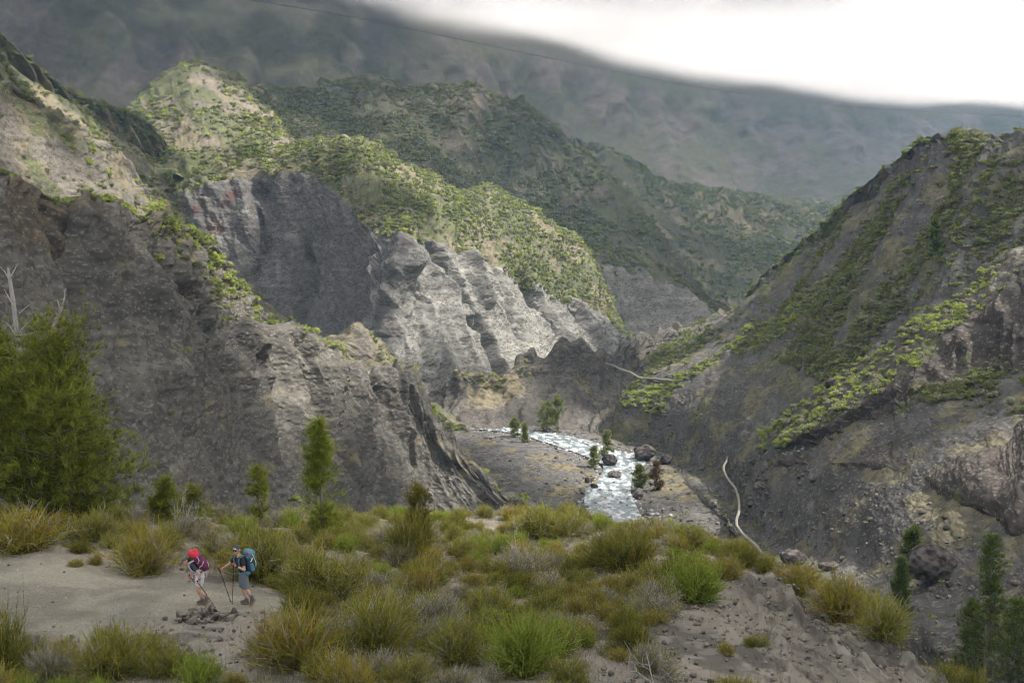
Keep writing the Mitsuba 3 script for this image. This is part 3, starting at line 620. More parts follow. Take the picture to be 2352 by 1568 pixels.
def tube(points, radii, sides=6):
    p = np.asarray(points, float)
    r = np.broadcast_to(np.asarray(radii, float), (len(p),))
    t = np.gradient(p, axis=0); t /= np.linalg.norm(t, axis=1, keepdims=True) + 1e-12
    a = np.cross(t, np.where(np.abs(t[:, 2:]) < 0.9, [0, 0, 1.0], [1.0, 0, 0])); a /= np.linalg.norm(a, axis=1, keepdims=True) + 1e-12
    b = np.cross(t, a); g = np.arange(sides) * 2 * np.pi / sides
    v = p[:, None] + r[:, None, None] * (np.cos(g)[None, :, None] * a[:, None] + np.sin(g)[None, :, None] * b[:, None])
    i, j = np.meshgrid(np.arange(len(p) - 1), np.arange(sides), indexing='ij')
    q = np.stack([i * sides + j, i * sides + (j + 1) % sides, (i + 1) * sides + (j + 1) % sides, (i + 1) * sides + j], -1).reshape(-1, 4)
    n = len(p) * sides
    v = np.vstack([v.reshape(-1, 3), p[:1], p[-1:]])
    k = np.arange(sides)
    caps = np.vstack([np.stack([np.full(sides, n), (k + 1) % sides, k], 1), np.stack([np.full(sides, n + 1), n - sides + k, n - sides + (k + 1) % sides], 1)])
    return v, np.vstack([q[:, [0, 1, 2]], q[:, [0, 2, 3]], caps])


def join(parts):
    vs, fs, n = [], [], 0
    for v, f in parts:
        f = np.asarray(f)
        if f.shape[1] == 4:
            f = np.vstack([f[:, [0, 1, 2]], f[:, [0, 2, 3]]])
        vs.append(v); fs.append(f + n); n += len(v)
    return np.vstack(vs), np.vstack(fs)


def flat(key, rgb, rough=0.8, **k):
    scene[key] = {'type': 'twosided', 'bsdf': {'type': 'principled', 'base_color': {'type': 'rgb', 'value': list(rgb)}, 'roughness': rough, **k}}
    return key


NAMES = {}


def numbered(name):
    n = NAMES.get(name, 0); NAMES[name] = n + 1
    return name if n == 0 else f'{name}_{n:03d}'


def tag(key, label, cat, group=None):
    labels[key] = {'label': label, 'category': cat}
    if group:
        labels[key]['group'] = group


# ------------------------------------------------------------------ footpath and trails
FGL = LANDS['foreground_hill']


def plan(pts, land):
    return Polygon([tuple(drop(x, y, land, 1)[:2]) for x, y in pts])


def ground(x, y, L=FGL):
    d = (L.P[..., 0] - x) ** 2 + (L.P[..., 1] - y) ** 2 + (L.V < L.vv[1]) * 1e6
    return L.P.reshape(-1, 3)[np.argmin(d), 2]


PATH = plan([(-60, 1278), (120, 1268), (250, 1285), (340, 1312), (430, 1318), (560, 1345), (640, 1362), (720, 1372), (700, 1388), (640, 1398), (600, 1404), (540, 1402), (470, 1408), (400, 1424), (330, 1440), (250, 1458), (140, 1462), (60, 1445), (-60, 1440)], 'foreground_hill')
edge = 1.6 * (meshkit.fbm(FGL.P * [0.9, 0.9, 0] , 4, 161) - 0.5)
from shapely import distance, points
sel = (FGL.P[..., 0] < 5) & (FGL.V > FGL.vv[2]) & (FGL.V < FGL.vv[4])
dist_path = np.full(FGL.P.shape[:2], 9.0)
pp = points(FGL.P[sel][:, 0], FGL.P[sel][:, 1])
dist_path[sel] = np.where(contains_xy(PATH, FGL.P[sel][:, 0], FGL.P[sel][:, 1]), -1, 1) * distance(pp, PATH.boundary)
inside = dist_path + edge < 0.15
nu = FGL.nu
q = inside[:-1, :-1] & inside[1:, :-1] & inside[:-1, 1:] & inside[1:, 1:]
ii = np.argwhere(q); a = ii[:, 0] * nu + ii[:, 1]
pv = (FGL.P + [0, 0, 0.006] + np.stack([0 * edge, 0 * edge, 0.02 * sm(0.1, -0.4, dist_path + edge)], -1)).reshape(-1, 3)
pf = np.stack([a, a + nu, a + nu + 1, a + 1], -1)
used, inv = np.unique(pf, return_inverse=True)
pf = inv.reshape(-1, 4)[:, ::-1]
scene['sand'] = {'type': 'twosided', 'bsdf': {'type': 'diffuse', 'reflectance': mikit.proc(lambda p, n, uv: mikit.mix((0.17, 0.16, 0.132), (0.24, 0.226, 0.18), mikit.smoothstep(0.35, 0.65, mikit.fbm(p.x * 0.7, p.y * 0.7, p.z, 4))) * (0.75 + 0.5 * mikit.noise(p.x * 22, p.y * 22, p.z * 22)))}}
pm = trimesh.Trimesh(pv[used], np.vstack([pf[:, [0, 1, 2]], pf[:, [0, 2, 3]]]), process=False)
scene['footpath'] = mikit.ply(pm, 'sand', smooth=True)
labels['footpath'] = {'kind': 'structure', 'label': 'worn sandy footpath across the foreground hill'}

flat('pale_dust', (0.21, 0.197, 0.16), 1.0)
for pts, lands, w in (([(1752, 1276), (1745, 1265), (1738, 1255), (1725, 1242), (1712, 1232), (1700, 1218), (1692, 1205), (1692, 1192), (1696, 1180), (1698, 1165), (1697, 1150), (1694, 1135), (1688, 1120), (1680, 1110), (1672, 1100), (1665, 1086), (1662, 1072), (1668, 1060), (1671, 1048)], 'slope_right valley_floor', 0.3),
                      ([(1388, 834), (1405, 839), (1420, 845), (1435, 851), (1450, 856), (1470, 868), (1485, 869), (1500, 870), (1518, 872), (1535, 873), (1552, 876), (1570, 879)], 'ridge_crossing slope_right', 0.4)):
    yd = np.array([drop(x, y, lands, 1)[1] for x, y in pts])
    yd = median_filter(yd, 5)
    if len(pts) > 15:
        yd = np.maximum.accumulate(np.minimum(yd, np.linspace(yd[0], yd[0] + 125, len(yd))))
    yd = gaussian_filter(yd, 1.0)
    c = np.array([at(x, y, d - 0.4) for (x, y), d in zip(pts, yd)])
    c = PchipInterpolator(np.arange(len(c)), c)(np.linspace(0, len(c) - 1, 5 * len(c)))
    key = numbered('trail')
    scene[key] = mikit.ply(tube(c, w, 8), 'pale_dust', smooth=True)
    labels[key] = {'kind': 'structure', 'label': ['thin pale trail winding up the valley from the foreground ridge', 'thin pale trail crossing the smooth fan below the jagged ridge'][NAMES['trail'] - 1]}

# ------------------------------------------------------------------ river
RZ = 27.9
def onz(px, py):
    d = FWD + np.array([1.0, 0, 0]) * (px - 1176) / FOC - UPV * (py - 784) / FOC
    return CAM + d * ((RZ - CAM[2]) / d[2])
lowb = np.array([onz(*p) for p in [(1068, 984), (1150, 990), (1215, 1004), (1290, 1027), (1350, 1050), (1385, 1070), (1375, 1100), (1345, 1130), (1343, 1160), (1360, 1190), (1390, 1215), (1430, 1250)]])
upb = np.array([onz(*p) for p in [(1068, 976), (1160, 981), (1250, 992), (1340, 1008), (1420, 1035), (1482, 1056), (1465, 1085), (1450, 1110), (1452, 1140), (1468, 1175), (1500, 1210), (1550, 1250)]])
tt = np.linspace(0, 1, 150)
e0, e1 = (PchipInterpolator(np.linspace(0, 1, 12), e)(tt) for e in (lowb, upb))
RIV = Polygon(np.vstack([e0[:, :2], e1[::-1, :2]])).buffer(0)
VF = LANDS['valley_floor']
inr = contains_xy(RIV.buffer(1.5), VF.P[..., 0].ravel(), VF.P[..., 1].ravel()).reshape(VF.P.shape[:2])
cut = gaussian_filter(inr.astype(float), 1.0)
VF.P[..., 2] = VF.P[..., 2] * (1 - cut) + (RZ - 0.35 + 0.5 * (meshkit.fbm(VF.P / 2.0, 3, 171) - 0.5)) * cut
vm = VF.mesh(); f0 = meshkit.WRITTEN[scene['valley_floor']['filename']]
scene['valley_floor'] = mikit.ply(vm, 'terrain_rock', smooth=True, color=f0[4])
w = np.linspace(0, 1, 24)
W = e0[:, None] * (1 - w)[None, :, None] + e1[:, None] * w[None, :, None]
W[..., 2] = RZ + 0.12 * (meshkit.fbm(W / 1.3, 3, 172) - 0.5)
nvw, nuw = W.shape[:2]
i, j = np.meshgrid(np.arange(nvw - 1), np.arange(nuw - 1), indexing='ij'); a = i * nuw + j
wf = np.stack([a, a + nuw, a + nuw + 1, a + 1], -1).reshape(-1, 4)
scene['rapids'] = {'type': 'twosided', 'bsdf': {'type': 'principled', 'roughness': 0.3, 'specular': 0.5,
                   'base_color': mikit.proc(lambda p, n, uv: mikit.mix((0.11, 0.14, 0.145), (0.38, 0.415, 0.43), mikit.smoothstep(0.38, 0.7, mikit.fbm(p.x * 0.8, p.y * 0.5, 0.0, 4))))}}
wm = trimesh.Trimesh(W.reshape(-1, 3), np.vstack([wf[:, [0, 1, 2]], wf[:, [0, 2, 3]]]), process=False)
if wm.face_normals[:, 2].mean() < 0:
    wm.invert()
scene['river'] = mikit.ply(wm, 'rapids', smooth=True)
labels['river'] = {'kind': 'structure', 'label': 'shallow river with white rapids between pale stones'}

# ------------------------------------------------------------------ boulders and stones
def rock_mesh(seed, sub=3, squash=(1, 0.8, 0.7), facet=9, bump=0.12):
    m = trimesh.creation.icosphere(sub, 0.5)
    v = np.array(m.vertices); rng = np.random.default_rng(seed)
    for _ in range(facet):
        n = rng.normal(size=3); n /= np.linalg.norm(n); d = rng.uniform(0.3, 0.43)
        k = v @ n - d
        v = v - np.where(k > 0, k, 0)[:, None] * n * 0.85
    v = v + m.vertex_normals * ((meshkit.fbm(v * 4 + seed, 4, seed) - 0.5) * bump * 2)[:, None]
    return v * np.array(squash), np.array(m.faces)


def stone_mat(key, base, lo, hi):
    scene[key] = {'type': 'twosided', 'bsdf': {'type': 'diffuse', 'reflectance': mikit.proc(lambda p, n, uv: mikit.mix(lo, hi, mikit.smoothstep(0.3, 0.75, mikit.fbm(p.x * base, p.y * base, p.z * base, 4))))}}


stone_mat('dark_basalt', 1.6, (0.035, 0.032, 0.032), (0.135, 0.12, 0.11))
stone_mat('grey_basalt', 2.5, (0.08, 0.075, 0.07), (0.2, 0.185, 0.165))
stone_mat('pale_stone', 1.2, (0.26, 0.27, 0.27), (0.52, 0.53, 0.53))
stone_mat('cairn_stone', 5.0, (0.09, 0.08, 0.07), (0.27, 0.235, 0.2))
BIG = [(1482, 1055, 60, 40, 'dark_basalt', 'large dark boulder on the right bank of the river', (1, .8, .75)), (1400, 1068, 36, 34, 'dark_basalt', 'dark pointed boulder standing in the river beside small trees', (1, .8, 1)),
       (1413, 1095, 34, 18, 'grey_basalt', 'low grey boulder lying in the rapids below the pointed boulder', (1, .8, .6)), (1465, 1140, 26, 24, 'grey_basalt', 'rounded grey boulder at the water edge in front of the riverside trees', (1, .9, .9)),
       (2160, 1345, 142, 78, 'dark_basalt', 'huge rounded dark boulder with lichen on the lower right slope', (1, .8, .62)), (1828, 1300, 62, 40, 'dark_basalt', 'dark rough boulder where the trail meets the foreground ridge', (1, .8, .6)),
       (1908, 1308, 52, 18, 'dark_basalt', 'flat dark rock lying between the two largest right hand boulders', (1, .8, .5)), (1748, 1134, 36, 25, 'grey_basalt', 'grey boulder right of the winding trail', (1, .8, .7)),
       (1722, 1162, 24, 12, 'dark_basalt', 'small dark rock beside a bend of the winding trail', (1, .8, .6)), (1728, 1065, 18, 14, 'dark_basalt', 'small dark rock right of the upper trail', (1, .8, .8)),
       (1636, 1165, 20, 18, 'grey_basalt', 'grey rock in the dry grass left of the winding trail', (1, .8, .8)), (1868, 1105, 26, 16, 'grey_basalt', 'grey rock on scree below the lit green bench', (1, .8, .6)),
       (1530, 1062, 30, 24, 'dark_basalt', 'dark block against the foot of the terrace bank by the river', (1, .8, .8)), (1915, 895, 36, 30, 'dark_basalt', 'dark boulder in the dry gully above the lit green bench', (1, .8, .8)), (1377, 990, 14, 9, 'dark_basalt', 'small dark boulder on the far bank right of the tree clump', (1, .8, .7)),
       (1352, 1105, 20, 14, 'dark_basalt', 'dark rock on the left bank beside the pointed boulder', (1, .8, .7)), (1365, 1120, 18, 15, 'dark_basalt', 'dark cobble heap stone on the left bank below the pointed boulder', (1, .8, .7))]
for k, (px, py, w, h, mat, lab, sq) in enumerate(BIG):
    p = drop(px, py, 'slope_right valley_floor', 1)
    dist = np.linalg.norm(p - CAM)
    s = w / FOC * dist
    v, f = rock_mesh(400 + k, 4 if w > 30 else 3, sq, 10, 0.07)
    key = numbered('boulder')
    hgt = h / FOC * dist
    v = v * [s, s * 0.9, hgt / max(np.ptp(v[:, 2]), 1e-3)]
    scene[key] = mikit.ply((v + p + [0, 0.35 * s, hgt * 0.42], f), mat, smooth=35)
    tag(key, lab, 'boulder')

STONE = {}
stone_mat('cairn_stone', 5.0, (0.09, 0.08, 0.07), (0.27, 0.235, 0.2))
for mat in ('dark_basalt', 'grey_basalt', 'pale_stone', 'cairn_stone'):
    for k in range(3):
        v, f = rock_mesh(450 + k, 2, (1, 0.85, 0.62), 7, 0.06)
        g = f'stone_{mat}_{k}'
        scene[g] = {'type': 'shapegroup', 'stone': mikit.ply((v, f), mat, smooth=40)}
        STONE.setdefault(mat, []).append(g)


def strew(name, L, count, size, mask, mats, seed, sink=0.25):
    rng = np.random.default_rng(seed)
    area = np.linalg.norm(np.cross(np.gradient(L.P, axis=0), np.gradient(L.P, axis=1)), axis=2)
    x, y, dpt = np.moveaxis(L.pix, -1, 0)
    ok = (x > -40) & (x < 2390) & (y > 0) & (y < 1620) & (dpt > 5)
    w = (area * mask * ok).ravel()
    for n, i in enumerate(rng.choice(w.size, count, p=w / w.sum())):
        s = size[0] * (size[1] / size[0]) ** rng.random() ** 2.2
        p = L.P.reshape(-1, 3)[i] + rng.normal(0, 0.2, 3) * [1, 1, 0]
        p[2] += s * (0.3 - sink)
        g = STONE[mats[rng.integers(len(mats))]]
        scene[f'{name}__{n:05d}'] = {'type': 'instance', 'group': {'type': 'ref', 'id': g[n % 3]}, 'to_world': T().translate(p.tolist()).rotate([0, 0, 1], rng.random() * 360).rotate([1, 0, 0], rng.normal() * 20).scale([s, s, s])}


def near_poly(L, poly, reach):
    d = distance(points(L.P[..., 0].ravel(), L.P[..., 1].ravel()), poly).reshape(L.P.shape[:2])
    return np.clip(1 - d / reach, 0, 1)


nr_ = near_poly(VF, RIV, 7)
strew('river_stones', VF, 1500, (0.3, 1.6), nr_ ** 2, ['pale_stone', 'pale_stone', 'pale_stone', 'grey_basalt'], 501, 0.15)
labels['river_stones'] = {'kind': 'stuff', 'label': 'pale stones in and along the river'}
strew('bank_stones', VF, 1300, (0.25, 1.5), 0.15 + near_poly(VF, RIV, 16) * (nr_ < 1), ['dark_basalt', 'grey_basalt'], 502)
SR = LANDS['slope_right']
strew('scree_stones', SR, 6500, (0.15, 1.3), (SR.V > SR.vv[3] - 0.05) * (0.15 + speck(SR, 8, 0.42, 315)), ['dark_basalt', 'grey_basalt', 'cairn_stone', 'grey_basalt'], 503)
gul = plan([(1795, 1045), (1830, 1040), (1880, 990), (1950, 905), (1935, 900), (1870, 965), (1815, 1020)], 'slope_right')
strew('gully_stones', SR, 160, (0.4, 1.3), near_poly(SR, gul, 1.5), ['pale_stone', 'grey_basalt'], 504)
for k, t in (('bank_stones', 'dark stones on the river banks'), ('scree_stones', 'loose stones on the lower right slope'), ('gully_stones', 'grey stones in the dry gully beside the lit bench')):
    labels[k] = {'kind': 'stuff', 'label': t}

# ------------------------------------------------------------------ foreground plants
scene['blade'] = {'type': 'principledthin', 'base_color': {'type': 'mesh_attribute', 'name': 'vertex_color'}, 'roughness': 0.7, 'diff_trans': 0.6}


def strips(base, tip, bend, w0, w1, cols, tipcols, seg=3):
    """Thin curved blades from base to tip: (vertices, quads, colours)."""
    n = len(base)
    t = np.linspace(0, 1, seg + 1)[None, :, None]
    c = base[:, None] * (1 - t) + tip[:, None] * t + bend[:, None] * (4 * t * (1 - t))
    d = tip - base
    side = np.cross(d, np.random.default_rng(n).normal(size=(n, 3))); side /= np.linalg.norm(side, axis=1, keepdims=True) + 1e-9
    w = (np.asarray(w0).reshape(-1, 1, 1) * (1 - t) + np.asarray(w1).reshape(-1, 1, 1) * t) / 2
    v = np.stack([c - side[:, None] * w, c + side[:, None] * w], 2)
    col = cols[:, None] * (1 - t) + tipcols[:, None] * t
    col = np.repeat(col[:, :, None], 2, axis=2)
    k = np.arange(n)[:, None] * (2 * (seg + 1)) + np.arange(seg)[None] * 2
    f = np.stack([k, k + 1, k + 3, k + 2], -1).reshape(-1, 4)
    return v.reshape(-1, 3), f, col.reshape(-1, 3)


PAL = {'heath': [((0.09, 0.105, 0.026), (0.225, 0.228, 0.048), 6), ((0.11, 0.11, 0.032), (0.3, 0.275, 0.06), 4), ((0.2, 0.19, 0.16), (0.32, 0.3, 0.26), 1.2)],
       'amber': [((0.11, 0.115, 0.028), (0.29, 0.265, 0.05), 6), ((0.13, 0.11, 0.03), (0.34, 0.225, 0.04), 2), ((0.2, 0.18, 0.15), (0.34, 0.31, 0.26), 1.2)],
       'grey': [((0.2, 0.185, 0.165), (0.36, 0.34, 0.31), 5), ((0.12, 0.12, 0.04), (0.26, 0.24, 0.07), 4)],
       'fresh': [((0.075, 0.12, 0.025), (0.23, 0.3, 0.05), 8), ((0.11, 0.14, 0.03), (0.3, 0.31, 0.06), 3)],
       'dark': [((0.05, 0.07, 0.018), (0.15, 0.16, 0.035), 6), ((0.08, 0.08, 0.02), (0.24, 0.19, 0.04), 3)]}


def heath(seed, tone, n=430, upright=0.5):
    """A heath bush one metre wide and 0.75 high: stems fan out of one root and carry needle tufts."""
    rng = np.random.default_rng(seed)
    lob = rng.normal(0, 0.2, (5, 2))
    k = rng.integers(0, 5, n)
    th, ph = rng.random(n) * 2 * np.pi, np.arccos(1 - rng.random(n) * 0.85)
    d = np.stack([np.sin(ph) * np.cos(th), np.sin(ph) * np.sin(th), np.cos(ph)], 1)
    R = rng.uniform(0.55, 1.08, n)[:, None]
    base = np.column_stack([lob[k] * 0.6 + rng.normal(0, 0.06, (n, 2)), np.full(n, -0.03)])
    tip = np.column_stack([lob[k], np.zeros(n)]) + d * R * [0.36, 0.36, 0.66] + rng.normal(0, 0.03, (n, 3))
    bend = rng.normal(0, 0.03, (n, 3)) + [0, 0, 0.05]
    pal = PAL[tone]; pk = rng.choice(len(pal), n, p=np.array([p[2] for p in pal]) / sum(p[2] for p in pal))
    jit = rng.uniform(0.7, 1.35, (n, 1))
    c0 = np.array([p[0] for p in pal])[pk] * jit; c1 = np.array([p[1] for p in pal])[pk] * jit
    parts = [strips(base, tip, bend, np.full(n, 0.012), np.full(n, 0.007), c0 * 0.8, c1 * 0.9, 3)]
    m = 5                                                                      # needles near the tips
    i = np.repeat(np.arange(n), m)
    t = rng.uniform(0.55, 1.0, (len(i), 1))
    b = base[i] * (1 - t) + tip[i] * t + bend[i] * 4 * t * (1 - t)
    nd = (tip - base)[i]; nd /= np.linalg.norm(nd, axis=1, keepdims=True)
    e = b + (nd + rng.normal(0, 0.55, nd.shape) + [0, 0, 0.25]) * rng.uniform(0.07, 0.16, (len(i), 1))
    parts.append(strips(b, e, rng.normal(0, 0.006, b.shape), np.full(len(i), 0.010), np.full(len(i), 0.003), c0[i] * 0.4 + c1[i] * 0.6, c1[i] * 1.05, 1))
    v = np.vstack([p[0] for p in parts]); f = np.vstack([parts[0][1], parts[1][1] + len(parts[0][0])]); c = np.vstack([p[2] for p in parts])
    return v, f, np.clip(c, 0, 0.8)


HEATH = {}
for tone in PAL:
    for k in range(3):
        v, f, c = heath(900 + 10 * k + len(HEATH), tone)
        g = f'heath_{tone}_{k}'
        scene[g] = {'type': 'shapegroup', 'bush': mikit.ply((v, f), 'blade', color=c)}
        HEATH.setdefault(tone, []).append(g)
    v, f, c = heath(980 + len(HEATH), tone, 90)
    g = f'tuft_{tone}'
    scene[g] = {'type': 'shapegroup', 'bush': mikit.ply((v, f), 'blade', color=c)}


def plant(key, p, w, h, tone, rng, tuft=False):
    g = f'tuft_{tone}' if tuft else HEATH[tone][rng.integers(3)]
    scene[key] = {'type': 'instance', 'group': {'type': 'ref', 'id': g}, 'to_world': T().translate(p.tolist()).rotate([0, 0, 1], rng.random() * 360).scale([w, w, h])}


rngF = np.random.default_rng(77)
HERO = [(665, 1522, 200, 140, 'amber', 'large rounded heath bush with orange tips below the cairn'), (955, 1290, 120, 130, 'dark', 'tall dark olive bush with orange foliage on the crest left of centre'),
        (18, 1570, 120, 175, 'dark', 'dark bush cut by the lower left corner of the photo'), (1440, 1305, 135, 95, 'dark', 'dense dark rounded bush on the crest, left of the mound at the right end'), (1590, 1258, 110, 62, 'heath', 'domed olive bush on the small mound above the winding trail'),
        (1262, 1235, 150, 85, 'heath', 'broad spiky bush on the crest in front of the river'), (1590, 1385, 145, 110, 'fresh', 'bright yellow green bush on the upper edge of the bare gravel'), (860, 1500, 210, 150, 'heath', 'wide shaggy bush to the right of the large rounded bush'),
        (1225, 1545, 200, 150, 'fresh', 'tall grassy green bush at the bottom centre'), (1060, 1525, 170, 110, 'heath', 'shaggy olive bush between bottom centre and the stepped gap'), (1215, 1500, 80, 60, 'dark', 'blue green bush with darker leaves in the bottom centre'),
        (330, 1310, 170, 100, 'amber', 'golden bush behind the middle of the path'), (600, 1330, 190, 130, 'heath', 'big heath bush directly right of the two hikers'), (745, 1370, 190, 120, 'heath', 'bushy olive heath on the slope to the right of the hikers'),
        (250, 1560, 170, 120, 'heath', 'mixed olive and grey bush at the bottom edge below the path'), (130, 1560, 110, 90, 'grey', 'greying bush at the bottom edge left of the dry twigs'), (470, 1570, 130, 80, 'fresh', 'green heath at the bottom edge under the pale bare twigs'),
        (60, 1265, 170, 90, 'amber', 'amber heath clump behind the left end of the path'), (215, 1245, 110, 72, 'heath', 'upright heath bush above the left half of the path'), (850, 1560, 120, 70, 'grey', 'grey dead heath at the bottom edge left of the stepped gap'),
        (990, 1440, 130, 80, 'grey', 'silvery grey twiggy heath in the middle of the slope'), (1130, 1430, 150, 85, 'heath', 'pale olive heath right of the silvery twigs'), (1215, 1330, 140, 75, 'grey', 'grey flowering heath with pale seed heads near the crest'),
        (180, 1300, 40, 22, 'amber', 'small straw coloured tuft on the upper edge of the path'), (222, 1296, 26, 34, 'amber', 'small orange tuft standing on the path edge'), (1700, 1300, 70, 50, 'dark', 'dark bush at the foot of the winding trail'),
        (1940, 1395, 170, 95, 'amber', 'long orange and green heath on the right shoulder of the ridge'), (2030, 1450, 150, 90, 'heath', 'green heath lower down the right shoulder of the ridge'), (1830, 1345, 130, 60, 'amber', 'orange heath behind the bare rib at the right'),
        (1490, 1540, 110, 70, 'grey', 'pale bare thorny scrub at the bottom right of centre'), (1670, 1500, 40, 32, 'amber', 'small yellow tuft alone on the gravel'), (1735, 1480, 60, 30, 'heath', 'low tuft on the gravel to the right of the small yellow tuft'),
        (1430, 1440, 70, 45, 'fresh', 'small green bush at the left edge of the bare gravel'), (960, 1375, 110, 80, 'amber', 'orange tinged bush below the tall dark olive bush')]
BARE = plan([(1330, 1620), (1440, 1500), (1530, 1420), (1600, 1395), (1660, 1340), (1740, 1318), (1850, 1382), (2000, 1462), (2180, 1560), (2200, 1660)], 'foreground_hill')
GRAVEL = plan([(-60, 1440), (330, 1450), (420, 1425), (600, 1400), (700, 1385), (640, 1440), (580, 1500), (560, 1560), (380, 1540), (330, 1490), (-60, 1470)], 'foreground_hill')
spots = []
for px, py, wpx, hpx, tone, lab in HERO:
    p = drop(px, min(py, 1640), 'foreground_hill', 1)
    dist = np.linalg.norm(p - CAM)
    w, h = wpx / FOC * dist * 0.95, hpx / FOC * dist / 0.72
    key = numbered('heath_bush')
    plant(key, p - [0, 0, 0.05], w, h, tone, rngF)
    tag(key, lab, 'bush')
    spots.append((p[0], p[1], w * 0.4))
TONE_W = {'heath': 'olive green', 'amber': 'orange tipped', 'grey': 'grey twiggy', 'fresh': 'fresh green', 'dark': 'dark green'}
area = np.linalg.norm(np.cross(np.gradient(FGL.P, axis=0), np.gradient(FGL.P, axis=1)), axis=2)
fx, fy = FGL.P[..., 0], FGL.P[..., 1]
inb = contains_xy(BARE, fx.ravel(), fy.ravel()).reshape(fx.shape)
ing = contains_xy(GRAVEL, fx.ravel(), fy.ravel()).reshape(fx.shape)
seen = (FGL.pix[..., 0] > -60) & (FGL.pix[..., 0] < 2300) & (FGL.pix[..., 1] < 1640) & (FGL.V > FGL.vv[1]) & (FGL.V < 0.93)
hik = np.minimum(np.hypot(fx - drop(470, 1390, 'foreground_hill', 1)[0], fy - drop(470, 1390, 'foreground_hill', 1)[1]), np.hypot(fx - drop(560, 1390, 'foreground_hill', 1)[0], fy - drop(560, 1390, 'foreground_hill', 1)[1]))
free = seen & (dist_path > 0.35) & ~ing & (hik > 1.2)
wgt = (area * free * np.where(inb, 0.02, 1.0) * (0.25 + 1.5 * sm(0.35, 0.6, meshkit.fbm(FGL.P / 3.0, 3, 181)))).ravel()
pick = rngF.choice(wgt.size, 3800, p=wgt / wgt.sum())
tonefield = meshkit.fbm(FGL.P / 4.5, 3, 183).ravel() + 0.25 * rngF.normal(size=wgt.size)
n_small = 0
chosen = []
for i in pick:
    p = FGL.P.reshape(-1, 3)[i]
    if any((p[0] - a) ** 2 + (p[1] - b) ** 2 < (r + 0.25) ** 2 for a, b, r in spots):
        continue
    small = bool(inb.ravel()[i]) or rngF.random() < 0.42
    w = rngF.uniform(0.3, 0.7) if small else rngF.uniform(0.6, 1.35)
    if sum(1 for a, b, r in spots if (p[0] - a) ** 2 + (p[1] - b) ** 2 < (0.55 * (r + w * 0.4)) ** 2):
        continue
    tf = tonefield[i]
    tone = 'grey' if tf < 0.28 else 'heath' if tf < 0.56 else 'amber' if tf < 0.7 else 'fresh' if tf < 0.77 else 'dark'
    chosen.append((w / p[1], small, p, w, tone, bool(inb.ravel()[i])))
    spots.append((p[0], p[1], w * 0.4))
chosen.sort(key=lambda q: -q[0])
count = {True: 0, False: len(HERO)}
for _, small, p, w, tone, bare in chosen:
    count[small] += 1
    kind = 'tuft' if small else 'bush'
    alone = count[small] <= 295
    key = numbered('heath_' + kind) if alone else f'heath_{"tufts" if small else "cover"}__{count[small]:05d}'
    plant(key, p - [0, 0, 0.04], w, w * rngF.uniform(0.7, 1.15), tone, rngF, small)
    if alone:
        pl = ('on the bare gravel, ' if bare else 'on the foreground hill, ') + photo_place(p)
        size = ('small ' if w < 0.5 else '') if small else ('broad ' if w > 1.25 else '')
        tag(key, f'{size}{TONE_W[tone]} heath {kind} {pl}', kind, f'{size}{TONE_W[tone]} heath {kind} group {pl}')
for k, t in (('heath_tufts', 'further small heath tufts among the bushes'), ('heath_cover', 'further heath bushes filling the foreground hill')):
    if any(q.startswith(k + '__') for q in scene):
        labels[k] = {'kind': 'stuff', 'label': t}
print('bushes, tufts', count)

# dry grass between the bushes, pebbles
gw = (area * seen * (dist_path > 0.1) * np.where(inb, 0.08, 1.0) * np.where(ing, 0.15, 1)).ravel()
gi = rngF.choice(gw.size, 46000, p=gw / gw.sum())
b = FGL.P.reshape(-1, 3)[gi] + rngF.normal(0, 0.08, (len(gi), 3)) * [1, 1, 0]
hh = rngF.uniform(0.1, 0.34, (len(gi), 1))
t_ = b + np.column_stack([rngF.normal(0, 0.45, (len(gi), 2)), np.ones(len(gi))]) * hh
gc = np.array([(0.2, 0.19, 0.06), (0.3, 0.27, 0.19), (0.33, 0.27, 0.1), (0.13, 0.14, 0.04)])[rngF.integers(0, 4, len(gi))] * rngF.uniform(0.7, 1.2, (len(gi), 1))
v, f, c = strips(b - [0, 0, 0.02], t_, rngF.normal(0, 0.02, b.shape), np.full(len(gi), 0.014), np.full(len(gi), 0.004), gc * 0.8, gc, 2)
scene['dry_grass'] = mikit.ply((v, f), 'blade', color=c)
labels['dry_grass'] = {'kind': 'stuff', 'label': 'dry grass and heath seedlings between the bushes'}
strew('pebbles', FGL, 4200, (0.03, 0.2), seen * np.where(inb | ing, 1.0, 0.12) * (dist_path > 0), ['cairn_stone', 'grey_basalt', 'cairn_stone'], 505, 0.1)
strew('path_pebbles', FGL, 260, (0.03, 0.1), seen * (dist_path < 0), ['grey_basalt', 'pale_stone'], 506, 0.1)
labels['pebbles'] = {'kind': 'stuff', 'label': 'loose pebbles on the bare ground'}
labels['path_pebbles'] = {'kind': 'stuff', 'label': 'small pebbles on the sandy path'}

# ------------------------------------------------------------------ trees
scene['bark'] = {'type': 'twosided', 'bsdf': {'type': 'diffuse', 'reflectance': mikit.proc(lambda p, n, uv: mikit.mix((0.12, 0.10, 0.085), (0.24, 0.22, 0.19), mikit.fbm(p.x * 9, p.y * 9, p.z * 2, 3)))}}
scene['dead_wood'] = {'type': 'twosided', 'bsdf': {'type': 'diffuse', 'reflectance': mikit.proc(lambda p, n, uv: mikit.mix((0.25, 0.235, 0.22), (0.46, 0.44, 0.41), mikit.fbm(p.x * 14, p.y * 14, p.z * 3, 3)))}}


